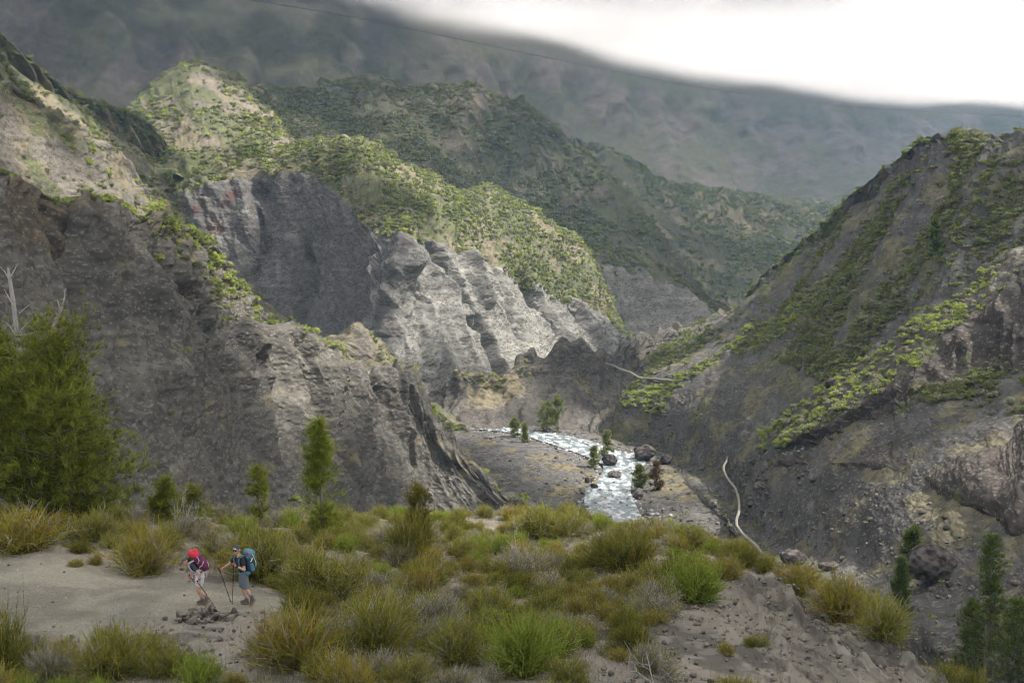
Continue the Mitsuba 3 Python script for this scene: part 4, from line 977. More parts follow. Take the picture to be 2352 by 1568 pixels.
def casuarina(name, p, H, R, seed, cols, label, sprays=900, needles=10, ln=0.4, nw=0.012, shape=0.75, leaders=1, first=0.08, sides=6, group=None, rise=0.75):
    """A casuarina: trunk, rising limbs, and needle sprays along them."""
    rng = np.random.default_rng(seed)
    key = numbered(name)
    tr, c, dd = [], [], []
    for l in range(leaders):
        off = np.array([rng.uniform(-0.6, 0.6) * R, rng.uniform(-0.35, 0.35) * R]) if leaders > 1 and l else np.zeros(2)
        h = H * (1 if l == 0 else rng.uniform(0.6, 0.92))
        k = np.linspace(0, 1, 9)
        ax = np.column_stack([p[0] + off[0] * k ** 0.7 + 0.01 * H * np.sin(k * 5 + l), p[1] + off[1] * k ** 0.7 + 0.01 * H * np.cos(k * 4 + l), p[2] - 0.3 + (h + 0.3) * k])
        tr.append(tube(ax, H * 0.022 * (1 - 0.93 * k), sides))
        nb = int(sprays / leaders / 9)
        for _ in range(nb):
            z = first + (0.98 - first) * rng.random() ** 0.85
            r = (R * (0.62 if leaders > 1 else 1.0)) * ((1 - z) ** shape * (0.55 + 0.45 * min(1, (z - first) / 0.15 + 0.35))) * rng.uniform(0.3, 1.15) * (0.5 + 1.0 * float(meshkit.noise(np.array([z * 5.0 + l, 0, 0]), seed))) + 0.03 * R
            an = rng.random() * 2 * np.pi
            a0 = np.array([np.interp(z, k, ax[:, q]) for q in range(3)])
            out = np.array([math.cos(an), math.sin(an), rise * rng.uniform(0.4, 1.3)])
            tt = np.linspace(0, 1, 4)[:, None]
            br = a0 + out * r * tt + np.array([0, 0, -0.18 * r]) * tt ** 2
            tr.append(tube(br, H * 0.0045 * (1.0 - 0.8 * tt[:, 0]), 4))
            m = 9
            u = rng.uniform(0.25, 1.0, m)[:, None]
            c.append(a0 + out * r * u + np.array([0, 0, -0.18 * r]) * u ** 2 + rng.normal(0, 0.09 * R, (m, 3)))
            dd.append(np.tile(out / np.linalg.norm(out), (m, 1)) * 0.7 + rng.normal(0, 0.4, (m, 3)) + [0, 0, 0.35])
    c, dd = np.vstack(c), np.vstack(dd)
    i = np.repeat(np.arange(len(c)), needles)
    b = c[i] + rng.normal(0, 0.05 * ln, (len(i), 3))
    d = dd[i] + rng.normal(0, 0.42, (len(i), 3)); d /= np.linalg.norm(d, axis=1, keepdims=True)
    L_ = ln * rng.uniform(0.5, 1.15, (len(i), 1))
    tone = rng.uniform(0.6, 1.35, len(c))[i][:, None] * rng.uniform(0.85, 1.15, (len(i), 1))
    c0, c1 = np.array(cols[0]) * tone, np.array(cols[1]) * tone
    v, f, col = strips(b, b + d * L_, np.tile([0, 0, -0.04], (len(i), 1)) * L_, np.full(len(i), nw), np.full(len(i), nw * 0.4), c0, c1, 2 if ln / np.linalg.norm(p - CAM) > 0.006 else 1)
    scene[key + '__trunk'] = mikit.ply(join(tr), 'bark', smooth=True)
    scene[key + '__crown'] = mikit.ply((v, f), 'blade', color=np.clip(col, 0, 0.8))
    tag(key, label, 'tree', group)


FGREEN = ((0.085, 0.108, 0.018), (0.245, 0.27, 0.045))
DGREEN = ((0.055, 0.085, 0.022), (0.15, 0.19, 0.05))
p = drop(150, 1195, 'foreground_hill', 1); p = p + np.array([0, 1.5, -1.2])
casuarina('casuarina_tree', p + np.array([-0.4, 0, -0.4]), 9.4, 5.2, 601, FGREEN, 'large dense dark green casuarina at the left edge behind the path', sprays=7000, needles=15, ln=0.45, nw=0.02, shape=0.5, leaders=6, first=0.02)
casuarina('casuarina_tree', p + np.array([-3.6, 1.5, -0.6]), 9.6, 2.6, 602, FGREEN, 'tall casuarina cut by the left edge of the photo beside the dead snag', sprays=1800, needles=12, ln=0.42, nw=0.018, shape=0.6, leaders=2, first=0.02)
casuarina('casuarina_tree', drop(365, 1200, 'foreground_hill', 1) + [0, 1, -0.8], 2.4, 1.2, 603, FGREEN, 'low casuarina at the right foot of the large dense casuarina', sprays=700, needles=12, ln=0.35, nw=0.015, shape=0.5, leaders=2, first=0.02)
casuarina('casuarina_tree', drop(440, 1215, 'foreground_hill', 1) + [0, 0.5, -0.6], 2.5, 0.8, 604, FGREEN, 'slim young casuarina between the large casuarina and the twiggy sapling', sprays=400, needles=12, ln=0.33, nw=0.014, shape=0.6, first=0.02)
casuarina('casuarina_tree', drop(590, 1215, 'foreground_hill', 1) + [0, 0.5, -0.4], 3.0, 0.75, 605, FGREEN, 'sparse casuarina sapling above the two hikers', sprays=260, needles=12, ln=0.36, nw=0.014, shape=0.35, first=0.3)
casuarina('casuarina_tree', drop(735, 1235, 'foreground_hill', 1) + [0, 0.5, -0.4], 5.3, 1.25, 606, ((0.095, 0.125, 0.018), (0.26, 0.3, 0.05)), 'slender pointed green casuarina standing alone right of the hikers', sprays=1150, needles=12, ln=0.4, nw=0.014, shape=0.9, first=0.0, rise=0.4)
casuarina('casuarina_tree', drop(960, 1270, 'foreground_hill', 1) + [0, 0.3, -0.3], 2.9, 1.15, 607, ((0.05, 0.06, 0.014), (0.18, 0.15, 0.03)), 'bushy casuarina with orange lower foliage on the crest left of centre', sprays=700, needles=12, ln=0.36, nw=0.015, shape=0.4, leaders=2, first=0.02)
for px, pyt, pyb, R, lab in ((2262, 1255, 1560, 1.9, 'tall dark casuarina in the lower right corner'), (2335, 1400, 1568, 2.0, 'dark casuarina cut by the right edge of the photo'), (2225, 1400, 1568, 1.6, 'dark casuarina left of the tall one in the lower right corner'),
                             (2065, 1290, 1420, 1.2, 'dark casuarina half hidden behind the right shoulder of the ridge'), (2090, 1215, 1290, 0.75, 'thin dark casuarina left of the huge rounded boulder'), (2140, 505, 585, 1.3, 'single dark casuarina high on the right valley side'),
                             (1254, 918, 985, 3.6, 'large bushy casuarina on the far river bank'), (1280, 902, 984, 2.4, 'taller pointed casuarina behind the bushy one on the far river bank'), (1180, 955, 998, 1.5, 'small conical casuarina on the left bank at the river bend'),
                             (1203, 970, 1010, 0.7, 'thin casuarina right of the small conical one at the river bend'), (1393, 982, 1046, 1.4, 'casuarina standing by the rapids below the terrace bank'), (1365, 1020, 1066, 1.3, 'small casuarina left of the dark pointed boulder'),
                             (1468, 1062, 1122, 1.9, 'dense green casuarina in front of the large dark boulder'), (1505, 1055, 1120, 1.4, 'brownish casuarina to the right of the large dark boulder'), (995, 930, 968, 1.2, 'grey green casuarina on the lit spur tip left of the river')):
    p = drop(px, pyb, 'slope_right valley_floor ridge_crossing ridge_left_middle', 1)
    dist = np.linalg.norm(p - CAM)
    H = (pyb - pyt) / FOC * dist
    cols = ((0.1, 0.07, 0.035), (0.2, 0.14, 0.07)) if 'brownish' in lab else DGREEN if px > 2000 else ((0.11, 0.14, 0.045), (0.28, 0.31, 0.1))
    casuarina('casuarina_tree', p, H, R * 1.45, 620 + px, cols, lab, rise=0.55, sprays=1000 if dist < 160 else 300, needles=10 if dist < 160 else 8, ln=0.6 if dist < 160 else 1.1, nw=0.035 if dist < 160 else 0.12, shape=0.7, first=0.03)


# dead wood
def twigs(base, H, seed, spread=0.5, levels=3, r0=0.05, n=4):
    rng = np.random.default_rng(seed); out = []
    def go(p, d, L_, r, lev):
        k = 5; pts = [p]
        for _ in range(k):
            d = d + rng.normal(0, 0.13, 3); d = d / np.linalg.norm(d)
            pts.append(pts[-1] + d * L_ / k)
        out.append(tube(np.array(pts), np.linspace(r, r * 0.45, k + 1), 5))
        if lev:
            for _ in range(n):
                q = pts[rng.integers(2, k + 1)]
                e = d + rng.normal(0, spread, 3); e = e / np.linalg.norm(e)
                go(q, e, L_ * rng.uniform(0.4, 0.7), r * 0.5, lev - 1)
    for _ in range(max(1, n - 1)):
        d = np.array([rng.normal(0, spread), rng.normal(0, spread), 1.0])
        go(np.array(base), d / np.linalg.norm(d), H * rng.uniform(0.5, 0.8), r0, levels - 1)
    return join(out)


def snag(pts, Y, r):
    return tube(np.array([at(x, y, Y) for x, y in pts]), r, 7)


Yt = drop(60, 1195, 'foreground_hill', 1)[1] + 5.0
key = 'dead_tree'
scene[key + '__trunk'] = mikit.ply(snag([(60, 1190), (58, 1000), (50, 850), (38, 760), (30, 690), (22, 640), (18, 615)], Yt, [0.19, 0.17, 0.14, 0.11, 0.1, 0.08, 0.05]), 'dead_wood', smooth=True)
scene[key + '__branch'] = mikit.ply(snag([(50, 840), (70, 812), (100, 775), (128, 742), (142, 710), (149, 680), (147, 665)], Yt - 0.3, [0.1, 0.085, 0.07, 0.06, 0.045, 0.03, 0.015]), 'dead_wood', smooth=True)
for k, pts in enumerate(([(22, 645), (12, 625), (0, 612)], [(22, 640), (32, 622), (40, 606)], [(30, 700), (18, 680), (10, 665)], [(38, 770), (60, 745), (78, 728)], [(40, 775), (20, 745), (4, 735)], [(42, 770), (62, 768), (85, 762)], [(44, 720), (52, 712), (68, 700)], [(120, 752), (135, 765), (142, 790)], [(140, 715), (132, 690), (125, 690)], [(100, 778), (120, 800), (125, 812)])):
    scene[f'{key}__twig' + (f'_{k:03d}' if k else '')] = mikit.ply(snag(pts, Yt - 0.1 * (k % 3), [0.04, 0.028, 0.012]), 'dead_wood', smooth=True)
tag(key, 'bare grey dead tree rising from the casuarina at the left edge', 'tree')
for px, py, H, sp, lab in ((70, 1195, 2.6, 0.7, 'bare grey dead shrub at the left edge in front of the large casuarina'), (415, 1235, 1.7, 0.25, 'upright leafless sapling above the path'), (1180, 1255, 1.1, 0.6, 'bare grey twigs on the crest at centre'),
                           (890, 1400, 1.3, 0.7, 'silvery bare twigs in the middle of the slope'), (440, 1568, 1.3, 0.9, 'pale sprawling bare twigs at the bottom left'), (1500, 1568, 1.2, 0.9, 'pale bare twigs at the bottom edge right of centre'), (1410, 1300, 1.0, 0.6, 'dry stalk in front of the dense dark crest bush'),
                           (290, 1480, 1.4, 0.35, 'thin yellowed sapling below the path'), (1000, 1390, 1.0, 0.8, 'small heap of grey dead branches right of the silvery twigs')):
    key = numbered('dead_shrub')
    p = drop(px, py, 'foreground_hill', 1)
    scene[key] = mikit.ply(twigs(p - [0, 0, 0.05], H, 700 + px, sp, 4 if H > 1.2 else 3, 0.022, 4), 'dead_wood', smooth=True)
    tag(key, lab, 'shrub')

# cairn
c0 = drop(482, 1412, 'foreground_hill', 1)
for k, (px, py, s, lab) in enumerate([(452, 1394, 0.5, 'brown flat topped rock of the cairn nearest the woman'), (440, 1420, 0.55, 'long dark rock at the left end of the cairn'), (505, 1398, 0.34, 'upright dark rock of the cairn under the trekking pole'), (492, 1394, 0.42, 'brown sloping rock in the middle of the cairn'), (526, 1408, 0.36, 'dark rock at the right end of the cairn')]):
    key = numbered('rock'); p = drop(px, py, 'foreground_hill', 1)
    v, f = rock_mesh(800 + k, 3, (1, 0.7, 0.62 if k != 2 else 0.9), 9, 0.07)
    s *= 0.62; p = p + np.array([0, -0.45, 0]); p[2] = ground(p[0], p[1])
    scene[key] = mikit.ply((v * s + p + [0, 0, s * 0.16], f), 'dark_basalt' if 'dark' in lab else 'cairn_stone', smooth=35); tag(key, lab, 'rock')
for k in range(6):
    v, f = rock_mesh(820 + k, 1, (1, 0.8, 0.65), 6, 0.08)
    scene[f'cairn_stone_{k}'] = {'type': 'shapegroup', 'stone': mikit.ply((v, f), 'cairn_stone', smooth=30)}
for k in range(90):
    q = np.clip(rngF.normal(0, 1, 2), -1.9, 1.9); x, y = c0[0] + q[0] * 0.36, c0[1] + q[1] * 0.34 - 0.55
    s = rngF.uniform(0.06, 0.17); key = numbered('cairn_pebble')
    scene[key] = {'type': 'instance', 'group': {'type': 'ref', 'id': f'cairn_stone_{k % 6}'}, 'to_world': T().translate([x, y, ground(x, y) + 0.03 + 0.1 * math.exp(-(q @ q) / 2)]).rotate(rngF.normal(size=3).tolist(), rngF.random() * 360).scale([s, s, s])}
    tag(key, 'small brown grey stone heaped in the cairn beside the path', 'stone', 'small stones heaped in the cairn')

# ------------------------------------------------------------------ the two hikers
for key, rgb in (('skin', (0.5, 0.31, 0.22)), ('skin_arm', (0.52, 0.33, 0.23)), ('black_cloth', (0.018, 0.019, 0.022)), ('navy_cloth', (0.03, 0.037, 0.05)), ('grey_blue_cloth', (0.13, 0.17, 0.19)), ('pale_cloth', (0.56, 0.58, 0.64)), ('grey_cloth', (0.1, 0.105, 0.105)),
                 ('cap_cloth', (0.045, 0.055, 0.06)), ('white_cloth', (0.75, 0.75, 0.75)), ('boot_leather', (0.14, 0.105, 0.085)), ('sole_rubber', (0.24, 0.21, 0.17)), ('sock_wool', (0.22, 0.23, 0.27)), ('teal_nylon', (0.07, 0.17, 0.235)), ('blue_nylon', (0.025, 0.065, 0.11)),
                 ('maroon_nylon', (0.12, 0.016, 0.055)), ('purple_nylon', (0.1, 0.025, 0.085)), ('red_nylon', (0.55, 0.02, 0.045)), ('webbing_grey', (0.5, 0.48, 0.55)), ('lime_cord', (0.6, 0.62, 0.25)), ('dark_hair', (0.02, 0.015, 0.012)), ('pole_black', (0.015, 0.015, 0.018)), ('pole_red', (0.5, 0.05, 0.04))):
    flat(key, rgb, 0.75)
flat('lens_black', (0.008, 0.008, 0.009), 0.1)


def ball(p, r, s=(1, 1, 1)):
    return m3.Manifold.sphere(1.0, 20).scale([r * a for a in s]).translate(list(map(float, p)))


def bone(p, q, r1, r2, s=(1, 1, 1)):
    return m3.Manifold.batch_hull([ball(p, r1, s), ball(q, r2, s)])


def union(parts):
    return m3.Manifold.batch_boolean(parts, m3.OpType.Add)


def soft(man, length=0.02, it=10):
    m = man.refine_to_length(length).to_mesh()
    t = trimesh.Trimesh(m.vert_properties[:, :3], m.tri_verts, process=True)
    trimesh.smoothing.filter_taubin(t, 0.5, 0.53, it)
    return np.array(t.vertices), np.array(t.faces)


def fist(c, axis, palm):
    """A hand closed round a pole: palm, four fingers curled round the axis, and a thumb across."""
    c, a, n = (np.asarray(v, float) for v in (c, axis, palm)); a = a / np.linalg.norm(a); n = n - a * (n @ a); n /= np.linalg.norm(n); b = np.cross(a, n)
    out = [bone(c + n * 0.028 - a * 0.03, c + n * 0.028 + a * 0.03, 0.022, 0.02)]
    for k, ln in enumerate((0.9, 1.0, 0.97, 0.8)):
        h = c + a * (0.033 - 0.022 * k)
        pts = [h + 0.025 * (n * math.cos(g) + b * math.sin(g)) for g in np.radians([35, 95 * ln, 150 * ln, 215 * ln])]
        out += [bone(p, q, 0.0105 - 0.0008 * j, 0.0098 - 0.0008 * j) for j, (p, q) in enumerate(zip(pts[:-1], pts[1:]))]
    th = [c + n * 0.026 + a * 0.02 - b * 0.012, c - b * 0.03 + a * 0.036, c - b * 0.026 - n * 0.012 + a * 0.044]
    return out + [bone(th[0], th[1], 0.013, 0.012), bone(th[1], th[2], 0.012, 0.0095)]


def head(c, face, up, r=0.098):
    c, f, u = (np.asarray(v, float) for v in (c, face, up)); f = f / np.linalg.norm(f); u = u - f * (u @ f); u /= np.linalg.norm(u); s = np.cross(f, u)
    P = lambda a, b, d: c + f * a + s * b + u * d
    parts = [bone(P(-0.015, 0, 0.02), P(0.0, 0, 0.03), r, r * 0.93), bone(P(0.02, 0, -0.04), P(0.035, 0, -0.09), 0.068, 0.04), bone(P(0.088, 0, 0.005), P(0.108, 0, -0.03), 0.009, 0.015),
             bone(P(0.078, -0.03, 0.028), P(0.078, 0.03, 0.028), 0.014, 0.014), bone(P(0.072, -0.02, -0.063), P(0.072, 0.02, -0.063), 0.009, 0.009), bone(P(0.07, -0.018, -0.075), P(0.07, 0.018, -0.075), 0.009, 0.009),
             bone(P(0.0, 0.093, 0.012), P(-0.005, 0.098, -0.022), 0.017, 0.012), bone(P(0.0, -0.093, 0.012), P(-0.005, -0.098, -0.022), 0.017, 0.012)]
    return parts, P


def hiker(key, o, J, face, mats, hands, woman):
    A = {k: np.array(v, float) for k, v in J.items()}
    W = 0.93 if woman else 1.0
    limb, sh = [], []
    hp, P = head(A['head'], face[0], face[1], 0.094 if woman else 0.1)
    body = hp + [bone(A['head'] - np.array([0, 0, 0.06]), A['neck'], 0.055 * W, 0.062 * W), bone(A['neck'], A['chest'], 0.06 * W, 0.13 * W)]
    tor = [bone(A['sl'], A['sr'], 0.062 * W, 0.062 * W), bone(A['chest'], A['belly'], 0.142 * W, 0.128 * W), bone(A['belly'], A['hip'], 0.128 * W, 0.13 * W), bone(A['sl'], A['belly'], 0.06 * W, 0.1 * W), bone(A['sr'], A['belly'], 0.06 * W, 0.1 * W)]
    body += tor
    sleeve, shorts, sock = [], [bone(A['hl'], A['hr'], 0.122 * W, 0.122 * W), bone(A['hip'] + [0, 0, 0.1], A['hip'], 0.128 * W, 0.135 * W)], []
    for s in 'lr':
        body += [bone(A['s' + s], A['e' + s], 0.053 * W, 0.043 * W), bone(A['e' + s], A['w' + s], 0.043 * W, 0.028 * W)]
        body += [bone(A['w' + s], A['g' + s] + (A['w' + s] - A['g' + s]) * 0.4, 0.027, 0.026)] + fist(A['g' + s], hands[s][0], hands[s][1])
        m = A['s' + s] * 0.38 + A['e' + s] * 0.62
        d = (A['e' + s] - A['s' + s]); d /= np.linalg.norm(d)
        sleeve.append(bone(A['s' + s], m + d * 0.08, 0.072 * W, 0.066 * W).trim_by_plane((-d).tolist(), float(-d @ m)))
        body += [bone(A['h' + s], A['k' + s], 0.088 * W, 0.06 * W), bone(A['k' + s], A['k' + s] * .68 + A['a' + s] * .32, 0.06 * W, 0.058 * W), bone(A['k' + s] * .68 + A['a' + s] * .32, A['a' + s], 0.058 * W, 0.036 * W)]
        cut_ = A['h' + s] * (0.28 if not woman else 0.36) + A['k' + s] * (0.72 if not woman else 0.64) if not woman else A['h' + s] * 0.3 + A['k' + s] * 0.7
        cut_ = A['h' + s] * 0.04 + A['k' + s] * 0.96 if not woman else cut_
        d = A['k' + s] - A['h' + s]; d /= np.linalg.norm(d)
        shorts.append(bone(A['h' + s], cut_ + d * 0.1, 0.118 * W, 0.1 * W).trim_by_plane((-d).tolist(), float(-d @ cut_)))
        v = A['a' + s] * 0.55 + A['k' + s] * 0.45 * 0 + A['a' + s] * 0.45
        up = A['k' + s] - A['a' + s]; up /= np.linalg.norm(up)
        sock.append(bone(A['a' + s], A['a' + s] + up * 0.09, 0.046, 0.05))
        # boot: ankle, heel, ball, toe
        a, hl_, t = A['a' + s], A['heel' + s], A['toe' + s]
        fwd = (t - hl_) / np.linalg.norm(t - hl_); dn = hl_ - a; dn = dn - fwd * (dn @ fwd); dn /= np.linalg.norm(dn) + 1e-9
        bt = union([bone(a + up * 0.03, hl_ - dn * 0.045 + fwd * 0.05, 0.056, 0.05), bone(hl_ - dn * 0.045 + fwd * 0.04, t - dn * 0.04 - fwd * 0.05, 0.05, 0.042), bone(a, t - dn * 0.05 - fwd * 0.09, 0.052, 0.042)])
        scene[f'{key}__boot' + ('' if s == 'l' else '_001')] = mikit.ply((lambda q: (q[0] + o, q[1]))(soft(bt, 0.03, 5)), 'boot_leather', smooth=True)
        so = union([bone(hl_ + fwd * 0.04 - dn * 0.008, t - fwd * 0.05 - dn * 0.008, 0.05, 0.046)]).trim_by_plane(dn.tolist(), float(dn @ (hl_ - dn * 0.022)))
        mm = so.to_mesh(); scene[f'{key}__boot' + ('' if s == 'l' else '_001') + '__sole'] = mikit.ply((mm.vert_properties[:, :3] + o, mm.tri_verts), 'sole_rubber', smooth=35)
    for name, parts, mat, l in (('body', body, 'skin', 0.018), ('shirt', [bone(A['sl'], A['sr'], 0.074 * W, 0.074 * W), bone(A['chest'], A['belly'], 0.155 * W, 0.145 * W), bone(A['belly'], A['hip'] + [0, 0, 0.06], 0.145 * W, 0.138 * W), bone(A['sl'], A['belly'], 0.074 * W, 0.11 * W), bone(A['sr'], A['belly'], 0.074 * W, 0.11 * W)] + sleeve, mats['shirt'], 0.03),
                               ('shorts', shorts, mats['shorts'], 0.03), ('socks', sock, 'sock_wool', 0.03)):
        v, f = soft(union(parts), l, 8 if name == 'body' else 6)
        if name in ('shirt', 'shorts'):
            v = v + 0.012 * (meshkit.fbm(v * [9, 9, 5], 3, 5)[:, None] - 0.5) * (v - v.mean(0)) / 0.2
        scene[f'{key}__{name}'] = mikit.ply((v + o, f), mat, smooth=True)
    return A, P


def put_soft(key, parts, mat, o, l=0.03, it=5):
    v, f = soft(union(parts), l, it); scene[key] = mikit.ply((v + o, f), mat, smooth=True)


def strap(key, pts, w, mat, o, close=False):
    p = PchipInterpolator(np.linspace(0, 1, len(pts)), np.array(pts, float))(np.linspace(0, 1, 16))
    scene[key] = mikit.ply(tube(p + o, w, 7), mat, smooth=True)


def pole(label, o, tip, grip, top_mat='pole_black', strap_mat='pole_red'):
    key = numbered('trekking_pole'); tip, grip = np.array(tip, float), np.array(grip, float)
    d = (grip - tip) / np.linalg.norm(grip - tip); n = np.linalg.norm(grip - tip)
    seg = lambda a, b, r1, r2: tube(np.array([tip + d * a, tip + d * b]) + o, [r1, r2], 8)
    scene[key + '__shaft'] = mikit.ply(join([seg(0.05, n * 0.5, 0.009, 0.01), seg(n * 0.5, n - 0.06, 0.012, 0.012)]), 'pole_black', smooth=True)
    scene[key + '__band'] = mikit.ply(seg(n * 0.44, n * 0.52, 0.0135, 0.0135), strap_mat, smooth=True)
    scene[key + '__tip'] = mikit.ply(join([seg(0.0, 0.05, 0.004, 0.009), seg(0.05, 0.058, 0.028, 0.028)]), 'pole_black', smooth=True)
    scene[key + '__grip'] = mikit.ply(join([seg(n - 0.07, n + 0.05, 0.016, 0.018), seg(n + 0.05, n + 0.08, 0.024, 0.012)]), 'pole_black', smooth=True)
    ring = [grip + d * 0.06 + 0.045 * np.array([math.cos(g), 0.3 * math.sin(g), math.sin(g) - 0.6]) for g in np.linspace(0, 2 * np.pi, 12)]
    scene[key + '__strap'] = mikit.ply(tube(np.array(ring) + o, 0.008, 6), strap_mat, smooth=True)
    tag(key, label, 'trekking pole')


# the man: upright, walking to the left, looking at the viewer
om = drop(566, 1390, 'foreground_hill', 1); om[2] = ground(om[0], om[1]) + 0.05
J = dict(head=(-.26, -.02, 1.69), neck=(-.21, 0, 1.53), chest=(-.15, 0, 1.36), belly=(-.11, .01, 1.14), hip=(-.08, .02, .98), sl=(-.05, -.15, 1.45), sr=(-.33, .12, 1.43),
         el=(.0, -.24, 1.15), wl=(-.2, -.3, 1.27), gl=(-.29, -.3, 1.33), er=(-.55, .12, 1.2), wr=(-.73, .06, 1.09), gr=(-.8, .05, 1.05),
         hl=(-.05, -.08, .93), hr=(-.13, .1, .93), kl=(-.01, -.09, .52), kr=(-.16, .1, .5), al=(.16, -.08, .27), ar=(-.03, .1, .11), heell=(.26, -.08, .2), toel=(.13, -.08, .0), heelr=(.03, .1, .01), toer=(-.24, .1, .01))
A, P = hiker('person', om, J, ((-.32, -.94, -.03), (0, 0, 1)), {'shirt': 'black_cloth', 'shorts': 'grey_blue_cloth'}, {'l': ((.05, 0, 1), (.6, .2, 0)), 'r': ((-.2, 0, 1), (.6, .3, 0))}, False)
put_soft('person__cap', [bone(P(-0.015, 0, 0.05), P(-0.01, 0, 0.062), 0.112, 0.104).trim_by_plane([0, 0, 1], float(P(0, 0, 0.045)[2]))], 'cap_cloth', om, 0.02, 3)
scene['person__cap__patch'] = mikit.ply(tube(np.array([P(0.097, -0.05, 0.066), P(0.108, -0.02, 0.068), P(0.109, 0.02, 0.068), P(0.098, 0.05, 0.066)]) + om, [0.016, 0.019, 0.019, 0.016], 8), 'white_cloth', smooth=True)
scene['person__sunglasses'] = mikit.ply(join([tube(np.array([P(0.098, s * 0.033 - 0.0, 0.012), P(0.106, s * 0.033, 0.012)]) + om, 0.027, 12) for s in (-1, 1)] + [tube(np.array([P(0.104, -0.03, 0.02), P(0.104, 0.03, 0.02)]) + om, 0.006, 6)] + [tube(np.array([P(0.1, s * 0.058, 0.016), P(0.0, s * 0.1, 0.02)]) + om, 0.006, 6) for s in (-1, 1)]), 'lens_black', smooth=35)
scene['person__watch'] = mikit.ply(tube(np.array([A['wl'] + [.03, 0, -.018], A['wl'] + [-.025, 0, .018]]) + om, 0.038, 12), 'pole_black', smooth=35)
tag('person', 'man in black t-shirt, grey shorts, dark cap and sunglasses, walking left behind the woman', 'person')
bp = numbered('backpack')
put_soft(bp + '__body', [bone((.17, .0, 1.16), (.12, .0, 1.55), .155, .15, (0.95, 1.1, 1)), bone((.2, .0, 1.2), (.2, .0, 1.4), .15, .14, (0.9, 1.05, 1))], 'blue_nylon', om, 0.04)
put_soft(bp + '__lid', [bone((.05, .0, 1.63), (.16, .0, 1.6), .125, .12, (1, 1.15, .8)), bone((.13, -.02, 1.5), (.14, -.02, 1.58), .15, .14, (0.95, 1.08, .8))], 'teal_nylon', om, 0.04)
put_soft(bp + '__pocket', [bone((.23, -.13, 1.12), (.2, -.13, 1.28), .06, .06)], 'teal_nylon', om)
strap(bp + '__strap', [(.02, -.1, 1.56), (-.1, -.2, 1.53), (-.17, -.22, 1.4), (-.12, -.2, 1.22), (.03, -.15, 1.12)], .024, 'teal_nylon', om)
strap(bp + '__strap_001', [(.0, .1, 1.56), (-.27, .02, 1.53), (-.35, -.06, 1.42), (-.3, -.08, 1.25), (-.2, .0, 1.12)], .024, 'teal_nylon', om)
put_soft(bp + '__hip_belt', [bone((.1, -.15, 1.02), (-.06, -.17, 1.0), .06, .05, (1, .5, 1.1)), bone((-.06, -.17, 1.0), (-.2, -.1, 1.0), .05, .03, (1, .5, 1))], 'teal_nylon', om)
strap(bp + '__cord', [(.22, -.15, 1.62), (.29, -.13, 1.45), (.32, -.1, 1.3), (.3, -.1, 1.2)], .011, 'lime_cord', om)
put_soft(bp + '__patch', [bone((.1, -.16, 1.6), (.1, -.16, 1.64), .028, .026, (1, .5, 1))], 'red_nylon', om)
for k, (a, b) in enumerate((((.19, -.175, 1.4), (.23, -.165, 1.5)), ((.21, -.17, 1.4), (.25, -.155, 1.5)), ((.17, -.175, 1.38), (.21, -.17, 1.4)))):
    scene[f'{bp}__emblem' + (f'_{k:03d}' if k else '')] = mikit.ply(tube(np.array([a, b]) + om, .011, 6), 'white_cloth', smooth=True)
tag(bp, 'blue and teal hiking backpack with lime cord on the back of the man', 'backpack')
pole('trekking pole held upright in front of the chest of the man', om, (-.38, -.3, .0), (-.29, -.31, 1.33))
pole('slanting trekking pole in the outstretched hand of the man', om, (-.48, .0, .05), (-.8, .02, 1.05))

# the woman: bent forward under her pack, walking to the left
ow = drop(470, 1390, 'foreground_hill', 1); ow[2] = ground(ow[0], ow[1]) + 0.05
J = dict(head=(-.49, .0, 1.31), neck=(-.37, 0, 1.27), chest=(-.27, 0, 1.19), belly=(-.17, .0, 1.05), hip=(-.08, .0, .93), sl=(-.24, -.16, 1.25), sr=(-.3, .15, 1.23),
         el=(-.03, -.24, 1.03), wl=(-.03, -.24, .82), gl=(-.05, -.24, .74), er=(-.38, .22, 1.0), wr=(-.4, .2, .82), gr=(-.41, .19, .75),
         hl=(-.04, -.08, .88), hr=(-.12, .09, .88), kl=(-.1, -.09, .47), kr=(-.2, .09, .46), al=(.12, -.08, .25), ar=(-.05, .09, .11), heell=(.19, -.08, .17), toel=(.04, -.08, .0), heelr=(.0, .09, .01), toer=(-.24, .09, .01))
A, P = hiker('person_001', ow, J, ((-.85, -.25, -.5), (-.4, 0, .9)), {'shirt': 'navy_cloth', 'shorts': 'pale_cloth'}, {'l': ((-.55, 0, .8), (.3, -.4, .5)), 'r': ((-.55, 0, .8), (.3, .3, .6))}, True)
put_soft('person_001__cap', [bone(P(-0.015, 0, 0.055), P(-0.005, 0, 0.065), 0.108, 0.1).trim_by_plane((P(0, 0, 1) - P(0, 0, 0)).tolist(), float((P(0, 0, 1) - P(0, 0, 0)) @ P(0, 0, 0.04))), bone(P(0.09, -0.03, 0.05), P(0.15, -0.02, 0.04), .05, .04, (1, 1, .3)), bone(P(0.09, 0.03, 0.05), P(0.15, 0.02, 0.04), .05, .04, (1, 1, .3))], 'grey_cloth', ow, 0.02, 3)
put_soft('person_001__hair', [bone(P(-.06, 0, -.01), P(-.1, 0, -.05), .075, .05), bone(P(-.1, 0, -.05), P(-.11, -.02, -.12), .05, .025)], 'dark_hair', ow, 0.02, 4)
scene['person_001__watch'] = mikit.ply(tube(np.array([A['wl'] + [0, 0, .05], A['wl'] + [0, 0, .015]]) + ow, 0.036, 12), 'pole_black', smooth=35)
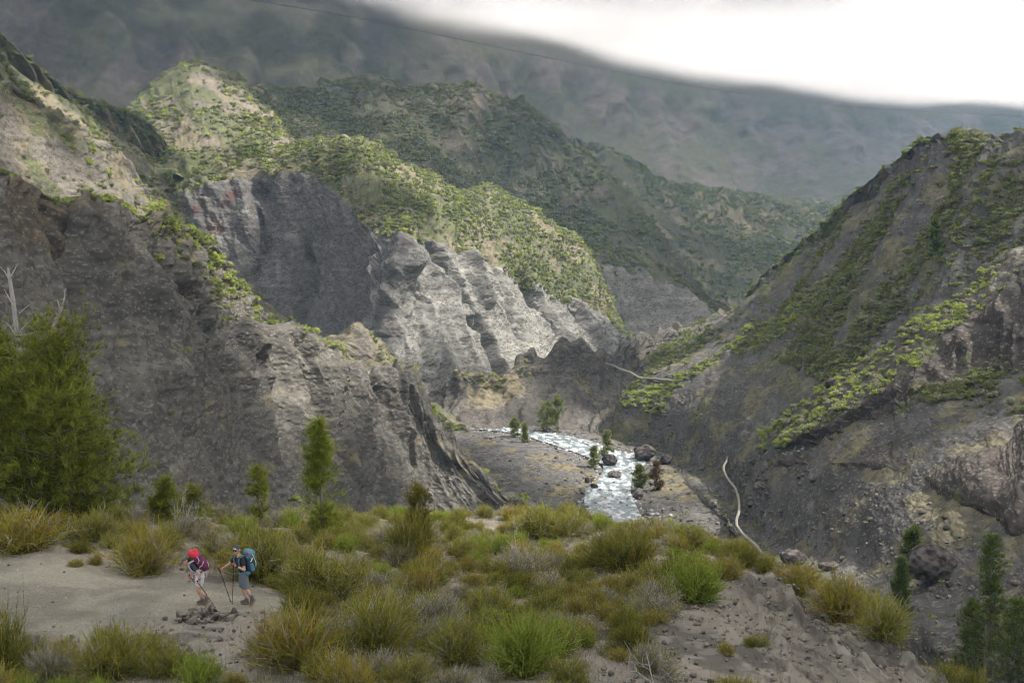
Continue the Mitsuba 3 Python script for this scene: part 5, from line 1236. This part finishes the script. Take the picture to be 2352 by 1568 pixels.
tag('person_001', 'woman in grey cap, dark top and pale shorts bending forward as she walks left', 'person')
bp = numbered('backpack')
put_soft(bp + '__body', [bone((.06, .0, 1.19), (-.16, .0, 1.45), .15, .15, (1, 1.12, 1)), bone((.1, -.02, 1.17), (.0, -.02, 1.3), .14, .15, (.9, 1.05, 1))], 'maroon_nylon', ow, 0.04)
put_soft(bp + '__lid', [bone((-.13, -.0, 1.46), (-.21, .0, 1.54), .155, .13, (1, 1.1, .9))], 'purple_nylon', ow, 0.04)
put_soft(bp + '__rain_cover', [bone((-.27, -.03, 1.55), (-.16, -.06, 1.52), .105, .12, (1, 1, .9)), bone((-.34, .0, 1.58), (-.2, .02, 1.6), .075, .085), bone((-.12, -.08, 1.56), (-.15, -.08, 1.6), .06, .05)], 'red_nylon', ow, 0.03, 3)
for k, (a, b, c) in enumerate((((-.12, -.16, 1.52), (-.04, -.185, 1.4), (-.1, -.18, 1.3)), ((.08, -.15, 1.38), (.06, -.19, 1.28), (-.04, -.19, 1.2)), ((.17, -.1, 1.34), (.21, -.08, 1.2), (.14, -.1, 1.06)))):
    strap(f'{bp}__strap' + (f'_{k:03d}' if k else ''), [a, b, c], .011, 'webbing_grey', ow)
strap(bp + '__shoulder_strap', [(-.2, -.13, 1.38), (-.3, -.16, 1.33), (-.35, -.15, 1.24), (-.28, -.17, 1.1), (-.1, -.16, 1.0)], .022, 'webbing_grey', ow)
strap(bp + '__hip_belt', [(.08, -.14, 1.04), (-.02, -.16, .98), (-.14, -.14, .96), (-.22, -.05, .96)], .026, 'webbing_grey', ow)
strap(bp + '__strap_003', [(.1, -.13, 1.05), (.16, -.12, .98), (.15, -.12, .88)], .009, 'webbing_grey', ow)
tag(bp, 'maroon hiking backpack with bright red top and pale straps on the back of the woman', 'backpack')
pole('trekking pole slanting back from the near hand of the woman to the cairn', ow, (.45, -.3, -.02), (-.06, -.25, .75))
pole('trekking pole in the far hand of the woman, mostly behind her legs', ow, (.06, .22, .0), (-.42, .2, .77))
